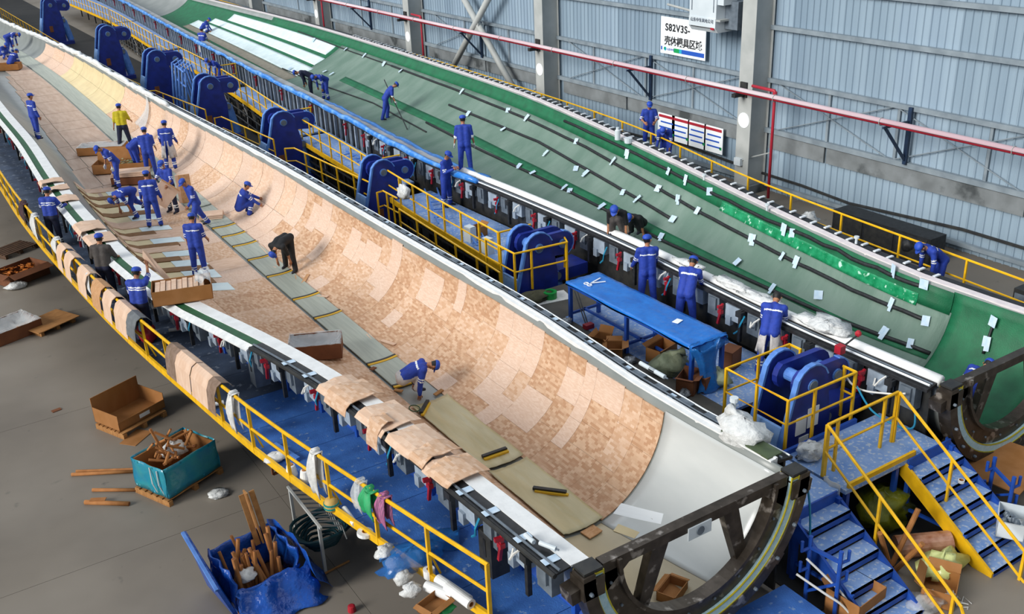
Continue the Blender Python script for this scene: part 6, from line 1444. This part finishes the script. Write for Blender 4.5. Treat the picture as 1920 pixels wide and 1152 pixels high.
# ---- table covered in blue film
def table():
    t = thing('work_table', 'long blue steel table on the deck', 'table', (12.4, 14.8, ZP))
    x0, x1, y0, y1, zt = 11.97, 12.86, 12.78, 16.88, 2.24
    for y in (y0+.05, (y0+y1)/2, y1-.05):
        for x in (x0+.05, x1-.05): MB().box((x, y, (ZP+zt)/2), (.075, .075, zt-ZP)).build('leg', M_blue, t)
        MB().bar((x0+.05, y, ZP+.2), (x1-.05, y, ZP+.2), .05).build('cross_bar', M_blue, t)
    MB().bar(((x0+x1)/2, y0, ZP+.2), ((x0+x1)/2, y1, ZP+.2), .05).build('long_bar', M_blue, t)
    for x in (x0+.03, x1-.03): MB().bar((x, y0, zt-.04), (x, y1, zt-.04), .05, .08).build('apron_rail', M_blue, t)
    MB().box(((x0+x1)/2, (y0+y1)/2, zt), (x1-x0, y1-y0, .03)).build('top', M_blue, t)
    # film over the top with hanging edges
    rows = []; r = np.random.default_rng(2)
    for y in YS(y0-.02, y1+.02, 26):
        row = []
        for s in np.linspace(0, 1, 16):
            if s < .12: x, z = x0-.03, zt+.02-(.12-s)/.12*(.05+.03*math.sin(y*3))
            elif s > .88: x, z = x1+.03, zt+.02-(s-.88)/.12*.15
            else: x, z = x0-.03+(s-.12)/.76*(x1-x0+.06), zt+.025+.006*r.normal()
            row.append((x, y, z))
        rows.append(row)
    tag(MB().grid(np.array(rows), thick=.006).build('blue_film_cover', M_tablefilm, smooth=True), 'blue plastic film stretched over the work table', 'film')
    # film bunch hanging down at the near end
    rows = []
    for v in np.linspace(0, 1, 14):
        w = .5-.85*v+.75*v*v; cx, cy, cz = 12.25+.05*v, 12.72-.12*v, zt+.03-v*.94
        rows.append([(cx+w*.75*math.cos(a)*(1+.15*math.sin(a*5)), cy-.02+w*.3*math.sin(a)*(1+.15*math.sin(a*5+v*3)), cz+.03*math.sin(a*4)) for a in np.linspace(0, 2*math.pi, 22)])
    tag(MB().grid(np.array(rows), thick=.006, nrm=(0, -.5, .5)).build('film_bunch', M_bluethin, smooth=True), 'gathered blue film hanging down at the near end of the table', 'film')
    rows = [[(11.92+.98*u, 12.82-.1*v+.03*math.sin(u*9), zt+.04-.28*v*(1-u*.3)+.02*math.sin(u*15)) for v in np.linspace(0, 1, 6)] for u in np.linspace(0, 1, 12)]
    tag(MB().grid(np.array(rows), thick=.005, nrm=(0, -1, 0)).build('film_skirt', M_bluethin, smooth=True), 'blue film skirt along the near end of the table', 'film')
    tag(MB().box((12.5, 13.8, zt+.045), (.2, .14, .006), rz=.3).build('paper_sheet', M_wsign), 'small white paper on the blue table', 'paper')
    t2 = thing('scissors', 'pair of white scissors on the far end of the blue table', 'scissors', (12.4, 16.4, zt+.04))
    MB().bar((12.32, 16.45, zt+.05), (12.65, 16.55, zt+.05), .03, .012).bar((12.32, 16.45, zt+.05), (12.62, 16.32, zt+.05), .03, .012).build('blades', M_wsign, t2)
    for dy in (-.06, .06): MB().tube([(12.22+.05*math.cos(a), 16.44+dy+.05*math.sin(a), zt+.05) for a in np.linspace(0, 2*math.pi, 11)[:-1]], .012, 5, closed=True).build('handle', M_wsign, t2)
table()
def PD(px, py): return P(px, py, ZP)
carton(PD(1128, 655), (.42, .32, .3), .5, 'small open carton with red handled tools beside the table', M_card, flaps=(1, .8, .6, 0), fall=.7)
carton(PD(1152, 668), (.4, .34, .26), .9, 'second small open carton in front of the table, right of the tools', M_card, flaps=(.8, .8, .5, .8), fall=1.2)
carton(PD(1240, 672), (.62, .36, .32), .25, 'carton under the table with open flaps', M_card, flaps=(.5, 0, .6, .4), fall=1.1)
carton(PD(1290, 732), (.42, .36, .34), .5, 'open brown carton in front of the blue film bunch, left of two', M_cardd, flaps=(.5, .6, 0, .6), fall=1.3)
carton(PD(1320, 728), (.4, .34, .32), .2, 'closed brown carton in front of the blue film bunch, right of two', M_cardd, flaps=(0, 0, 0, 0), open_=False)
carton(PD(1368, 688), (.4, .3, .42), .3, 'upright carton behind the blue film bunch', M_cardd, flaps=(0, 0, 0, 0), open_=False)
blob(PD(1258, 695), (.85, .65, .4), 'pale green sack lying under the table', M_bagg, 'sack', 'sack', 71, neck=(.25, -.1))
blob(PD(1345, 722), (.55, .5, .34), 'pale green sack between the film bunch and the cage', M_bagg, 'sack', 'sack', 72); blob(PD(1000, 565), (.8, .5, .22), 'olive sack crumpled beside the second hinge cage', mk('dark_olive_cloth', '#4c4a33', '#3b3a28', rough=.8), 'sack', 'sack', 73)
a = PD(1100, 617); t = thing('long_tool', 'pair of long black handled tools with red heads leaning by the cartons', 'tool', a)
MB().tube([PD(1078, 577)+np.array((0, 0, .4)), a+np.array((0, 0, .05))], .015, 6).tube([PD(1082, 575)+np.array((0, 0, .42)), a+np.array((.08, .05, .05))], .015, 6).build('handles', M_black, t); MB().box(a+np.array((.05, 0, .06)), (.22, .14, .1)).build('head', M_red, t)
for i, (px, py) in enumerate(((1214, 727), (1232, 722))):
    c = P(px, py, 2.6 if False else 1.36); a, b_ = PX(px-14, py-6, 10.35), PX(px+14, py+8, 10.35); a[2] = b_[2] = 2.6; t = thing('sealant_cartridge', ('white cartridge lying on the far rim of the tan mould, left of two', 'white cartridge lying on the far rim of the tan mould, right of two')[i], 'cartridge', a, 'cartridges on the far rim of the tan mould')
    MB().tube([a, b_], .04, 10).build('barrel', M_ac, t); MB().tube([b_, b_+(b_-a)*.2], .014, 6).build('nozzle', M_grey, t)
for i, (px, py) in enumerate(((1062, 608), (1118, 628+22), (1180, 682), (1286, 742), (948, 560), (830, 480))):
    blob(PD(px, py) if px > 1000 else P(px, py, .02), (.28, .22, .14), ('grey crumpled foil left of the front table leg', 'grey crumpled foil below the first small carton', 'grey crumpled foil below the pale green sack', 'grey crumpled foil below the brown cartons', 'grey crumpled foil beside the second hinge cage', 'grey crumpled foil in the pit below the walkway')[i], mk('foil', '#b8bcc0', '#70767c', rough=.3, metal=.4, scale=12, bump=.8) if 'foil' not in MATS else MATS['foil'], 'crumpled_foil', 'foil', 130+i, rough=.3)
# green tape roll on a white sheet
c = PD(1030, 560); tag(MB().box(c+np.array((.05, 0, .01)), (.9, .55, .014), rz=-.2).build('white_sheet', M_bagw), 'white sheet on the deck left of the table', 'sheet'); roll(c+np.array((.02, 0, .1)), (0, 0, 1), .17, .16, 'green tape roll standing on the white sheet', mk('green_tape', '#0f8a3a', rough=.4), hole=.7, core=MATS['green_tape'])
# white bag on the far rim corner near the root
y = 9.9; c = PX(1385, 838, 10.0); blob(np.array((10.05, c[1], 2.5)), (.62, .9, .42), 'white plastic bag tied over the far rim near the root', M_crumple, 'plastic_bag', 'bag', 81, neck=(.0, .3)); tag(MB().lathe((10.15, c[1]+.3, 2.9), [(.04, 0), (.04, .12), (.07, .13), (.07, .2)], 10).build('vacuum_cup', M_ac), 'small white cup on a stem behind the white bag', 'cup')
tag(MB().bar((9.95, 8.75, 2.66), (9.95, 9.75, 2.66), .3, .03).build('green_tarp', mk('green_tarp', '#4a5a3c', '#3c4a34', rough=.6)), 'dark green tarp strip at the root end of the far rim', 'tarp')
blob(PD(1518, 858), (.5, .4, .3), 'white crumpled film on the landing beside the nearest cage', M_crumple, 'crumpled_film', 'film', 83, rough=.25); blob(PD(1590, 830)+np.array((-.3, .1, 0)), (.6, .35, .1), 'flat clear plastic bag on the landing', M_clear, 'plastic_bag', 'bag', 84)
hang_c = np.array((11.64, 9.0, ZP+.1)); rows = [[hang_c+np.array((.02*math.sin(u*9), (u-.5)*.35, -.55*v*(.7+.3*u))) for u in np.linspace(0, 1, 8)] for v in np.linspace(0, 1, 6)]
tag(MB().grid(np.array(rows), thick=.006, nrm=(1, 0, 0)).build('hanging_film', M_bagw, smooth=True), 'white film hanging beside the top of the left stair', 'film')
# rag on the rail by the third hinge, film rolls, boxes and stepladders on the walkway
c = P(757, 372, ZP+.75); blob(c, (.3, .5, .4), 'white rag tied on the yellow rail at the third hinge', M_crumple, 'rag', 'rag', 91, rough=.25); _c = P(1512, 412, 1.85); _c[0] = float(xf1(_c[1])); blob(_c+np.array((0, 0, -.15)), (.35, .4, .34), 'white rag hung on the far guardrail', M_crumple, 'rag', 'rag', 92, rough=.25); blob(P(1700, 470, 1.4), (.3, .3, .3), 'dark bag on the far walkway left of the leaning man', M_black, 'dark_bag', 'bag', 93)
def stepladder(pa, pb, lab):
    a, b_ = PD(*pa), PD(*pb); t = thing('stepladder', lab, 'stepladder', a, 'folded light blue stepladders'); d = (b_-a)/np.linalg.norm(b_-a); s = np.cross(d, (0, 0, 1)); 
    for k in (-.2, .2): MB().bar(a+s*k+(0, 0, .08), b_+s*k*.7+(0, 0, .16), .04).build('side_rail', M_lblue, t)
    L = np.linalg.norm(b_-a)
    for k in range(1, 5): p = a+(b_-a)*k/5; MB().bar(p-s*.2+(0, 0, .1), p+s*.2+(0, 0, .1), .06, .03).build('step', M_lblue, t)
stepladder((808, 358), (832, 428), 'folded light blue stepladder on the walkway nearest the third hinge'); stepladder((880, 425), (905, 470), 'folded light blue stepladder near the end of the walkway'); stepladder((640, 290), (690, 312), 'folded light blue stepladder on the second walkway section')
carton(PD(898, 442), (.4, .3, .3), .2, 'open carton at the end of the walkway section by the stepladders', M_card, flaps=(.6, .6, 0, 0), fall=.9)
for i, (px, py) in enumerate(((882, 452), (915, 475))): tag(MB().box(PD(px, py)+np.array((0, 0, .2)), (.22, .28, .4), rz=.2).box(PD(px, py)+np.array((0, 0, .42)), (.2, .26, .03), rz=.2).build('white_box', M_ac), ('white box on the walkway left of the open carton', 'white box on the walkway right of the open carton')[i], 'box')
# folded blue frames between the fifth and sixth hinges
c = PX(345, 160, 12.6); t = thing('folding_frame', 'folded light blue steel frames leaning between the far hinges', 'frame', (12.6, c[1], 0))
for k in range(5):
    y = c[1]-1.2+.55*k; MB().tube([(12.2, y, .4), (12.5, y+.1, 2.6), (12.9, y+.5, 2.7), (13.2, y+.4, .6)], .05, 6).build('frame_tube', M_lblue, t)
for z in (1.0, 1.8, 2.5): MB().tube([(12.35, c[1]-1.3, z), (12.6, c[1]+1.2, z)], .04, 6).build('cross_tube', M_lblue, t)
# ---- right-hand lower corner: hook racks, rubbish, boxes
def hook_rack(pa, pb, lab, zt=1.35):
    a, b_ = P(*pa, zt), P(*pb, zt); t = thing('hook_rack', lab, 'rack', a*(1, 1, 0), 'blue hook racks')
    for p in (a, b_):
        MB().tube([p*(1, 1, 0), p], .035, 8).build('post', M_blue, t)
        for k, z in enumerate((zt-.12, zt-.5)):
            q = p*(1, 1, 0)+(0, 0, z); s = -1 if p is a else 1; MB().tube([q-(0, 0, .1), q+(s*.16, -.02*s, -.1), q+(s*.16, -.02*s, .08)], .028, 7).build('hook', M_blue, t)
    MB().bar(a-(0, 0, .2), b_-(0, 0, .2), .05).build('cross_bar', M_blue, t); MB().bar(a*(1, 1, 0)+(0, 0, .3), b_*(1, 1, 0)+(0, 0, .75), .04).build('brace', M_blue, t)
hook_rack((1521, 1006), (1578, 1035), 'blue hook rack at the left stair'); hook_rack((1866, 858), (1902, 895), 'blue hook rack beside the root of the green mould', 1.1)
c = np.array((12.55, 8.4, 0)); blob(P(1650, 975, .1)*(1, 1, 0), (1.0, .8, .75), 'olive rubbish bag under the landing', M_bago, 'rubbish_bag', 'bag', 101); blob(P(1765, 1075, 0), (.9, .55, .4), 'pale yellow plastic bag on the floor between the stairs', mk('pale_yellow_film', '#c9cf8c', '#b8bf74', rough=.3, bump=.5, bscale=8, scale=3), 'plastic_bag', 'bag', 102, rough=.25)
roll(P(1728, 1040, 0)+np.array((0, 0, .2)), (.9, -.6, .1), .2, .9, 'copper coloured roll wrapped in film between the stairs', mk('copper_wrap', '#8f5a3c', '#b98c72', rough=.3, bump=.4, bscale=8, scale=5), hole=.3)
for i, (pa, za, pb, zb_) in enumerate((((1722, 955), 1.0, (1672, 1060), .05), ((1730, 1020), .7, (1680, 1068), .05), ((1650, 1000), .9, (1668, 1062), .05))):
    a, b_ = P(*pa, za), P(*pb, zb_); tag(MB().tube([a, b_], .045, 9).build('paper_tube', M_tubec), ('tall paper tube leaning under the landing, longest of three', 'short paper tube leaning between the stairs', 'dark paper tube leaning beside the left stair')[i], 'paper tube', 'tubes under the landing')
carton(P(1760, 1118, 0), (.6, .5, .3), .5, 'torn open carton on the floor between the stairs', M_card, flaps=(.6, .6, .6, 0), fall=.9); blob(P(1735, 1140, 0), (.5, .4, .22), 'clear crumpled film on the floor at the bottom of the left stair', M_clear, 'crumpled_film', 'film', 104, rough=.3)
for i in range(5):
    r = random.Random(i); a = P(1775+8*i, 1115+4*i, 0.02); tag(MB().tube([a+np.array((r.uniform(-.15, .15), r.uniform(-.15, .15), 0)) for _ in range(5)], .008, 5).build('cord', M_hosew), 'loose white cord on the floor between the stairs', 'cord', 'loose cords')
carton(P(1600, 1150, 0), (.7, .6, .5), .1, 'brown carton at the bottom edge beside the left stair', M_card, flaps=(0, 0, .5, 0), fall=.8)
t = carton(P(1893, 992, .35), (.62, .42, .3), .55, 'white open box with grey fittings right of the right stair', M_ac, flaps=(0, .4, 0, 0), fall=.9)
for k in range(8): r = random.Random(k+5); MB().lathe((r.uniform(-.2, .2), r.uniform(-.12, .12), .15), [(.05, 0), (.06, .04), (.03, .1)], 8).build('fitting', M_grey, t, local=True)
tag(MB().box(P(1885, 945, .1)*(1, 1, 0)+(.6, .6, .45), (1.6, 1.4, .02), rz=.2).build('cardboard_sheet', M_card), 'large cardboard sheet beyond the right stair', 'cardboard')
roll(np.array((13.95, 8.15, ZP-.4+.03)), (0, 0, 1), .055, .05, 'small white tape roll on a tread of the right stair', M_foam, hole=.7)
blob(P(1905, 1005, .1)*(1, 1, 0)+(.1, 0, .2), (.3, .3, .2), 'white crumpled cloth beside the white open box', M_bagw, 'cloth', 'cloth', 106)
# hoses at the root
for i, (pts, mm, lab) in enumerate((([(10.2, 8.2, 1.0), (10.35, 7.9, .75), (10.5, 7.7, .5), (10.7, 7.55, .1)], M_hosew, 'white hose curving down from the root ring to the stair'), ([(10.0, 8.2, .8), (10.2, 7.8, .6), (10.4, 7.6, .4), (10.6, 7.45, .05)], M_hosew, 'second white hose lower down from the root ring'),
        ([(10.4, 8.6, 2.3), (10.55, 8.55, 1.8), (10.6, 8.5, 1.1), (10.5, 8.4, .3)], M_hosebl, 'teal hose hanging right of the root ring'), ([(13.6, 10.2, 2.0), (13.7, 9.9, 1.6), (13.9, 9.5, 1.4), (14.1, 9.3, 1.38), (14.25, 9.4, 1.6), (14.2, 9.5, 2.0)], M_hosebl, 'blue hose looping onto the landing'),
        ([(13.75, 10.8, 2.2), (13.7, 10.3, 1.9), (13.8, 9.7, 2.0), (13.9, 9.4, 2.1)], M_hosew, 'pale chain hose hanging at the nearest cage'))):
    P_ = [np.array(p) for p in pts]; Q = []
    for k in range(len(P_)-1):
        for u in np.linspace(0, 1, 6)[:-1]:
            p0, p1, p2, p3 = P_[max(k-1, 0)], P_[k], P_[k+1], P_[min(k+2, len(P_)-1)]; Q.append(.5*((2*p1)+(-p0+p2)*u+(2*p0-5*p1+4*p2-p3)*u*u+(-p0+3*p1-3*p2+p3)*u**3))
    Q.append(P_[-1]); tag(MB().tube(Q, .02, 6).build('hose', mm, smooth=True), lab, 'hose')
# red handled clamp rod on the near rim of the green mould
a, b_ = P(1575, 655, 2.5), P(1608, 637, 2.6); t = thing('clamp_rod', 'black rod with red knobs across the white rim of the green mould', 'clamp', a)
MB().tube([a, b_+np.array((0, 0, .1))], .018, 6).build('rod', M_black, t); MB().lathe(b_+np.array((0, 0, .06)), [(.03, 0), (.06, .04), (.06, .08), (.03, .12)], 10).build('knob', M_red, t); MB().box(a, (.14, .14, .16)).build('clamp_head', M_red, t)
# crumpled film heaps on the near rim of B
for i, (px, py, d) in enumerate(((1540, 622, (.6, .8, .2)), (1500, 610, (.34, .7, .12)), (1340, 545, (.34, .9, .12)), (1265, 505, (.3, .8, .1)), (1400, 570, (.34, 1.1, .1)))):
    y = P(px, py, 2.4)[1]; blob(np.array((float(B.xl(y))-.08, y, 2.38)), d, ('big heap of crumpled white film on the rim in front of the aproned man', 'crumpled white film under the hands of the aproned man', 'crumpled white film on the rim right of the roll holder', 'crumpled white film on the rim at the grey sleeved man', 'crumpled white film on the rim between the two leaning men')[i], M_crumple, 'crumpled_film', 'film', 110+i, rough=.25)
# cups and cylinders on the far rim of B, cabinet by the wall
c = P(1158, 262, 2.62); tag(MB().lathe(c, [(.09, 0), (.09, .3), (.05, .33), (.05, .4)], 12).build('white_canister', M_ac), 'tall white canister on the far rim left of the standing man', 'canister'); c = P(1178, 268, 2.6); tag(MB().lathe(c, [(.12, 0), (.13, .16), (.11, .16)], 12).build('white_cup', M_ac), 'short white cup on the far rim left of the standing man', 'cup')
for i, (px, py) in enumerate(((1438, 395), (1605, 457), (1320, 338))): c = P(px, py, 2.48); tag(MB().lathe(c, [(.03, 0), (.03, .12), (.06, .13), (.06, .18)], 10).build('vacuum_cup', M_ac), ('small white valve on the far rim above the glossy green film', 'small white valve on the far rim left of the leaning man', 'small white valve on the far rim right of the bending man')[i], 'valve', 'valves on the far rim')
c = P(1915, 575, .6); t = thing('control_cabinet', 'dark grey control cabinet with a red lamp at the right edge', 'cabinet', (20.6, 11.2, 0)); MB().box((20.7, 11.2, .85), (.6, .5, 1.7)).build('housing', M_dark, t); MB().box((20.39, 11.2, 1.0), (.02, .42, 1.2)).build('door', M_grey, t); MB().lathe((20.38, 11.1, 1.45), [(.03, 0), (.03, .02)], 8, axis=(-1, 0, 0)).build('lamp', mk('red_lamp', '#e04020', emit=('#ff4020', 1.5)), t)
t = thing('dark_cabinet', 'low dark cabinets against the wall behind the far guardrail', 'cabinet', (23.6, 17.5, 0)); MB().box((23.9, 17.5, .42), (.7, 3.4, .84)).build('housing', M_black, t)
for k in range(3): MB().box((23.54, 16.4+1.1*k, .45), (.02, 1.0, .66)).build('door', M_dark, t)
t = thing('shelf_unit', 'dark shelf with a pale top behind the far guardrail left of the standing man', 'shelf', (24, 31, 0)); MB().box((24, 31, .95), (.7, 2.2, .06)).build('top', M_colm, t)
for y in (30, 32): MB().box((24, y, .46), (.6, .08, .92)).build('leg', M_dark, t)
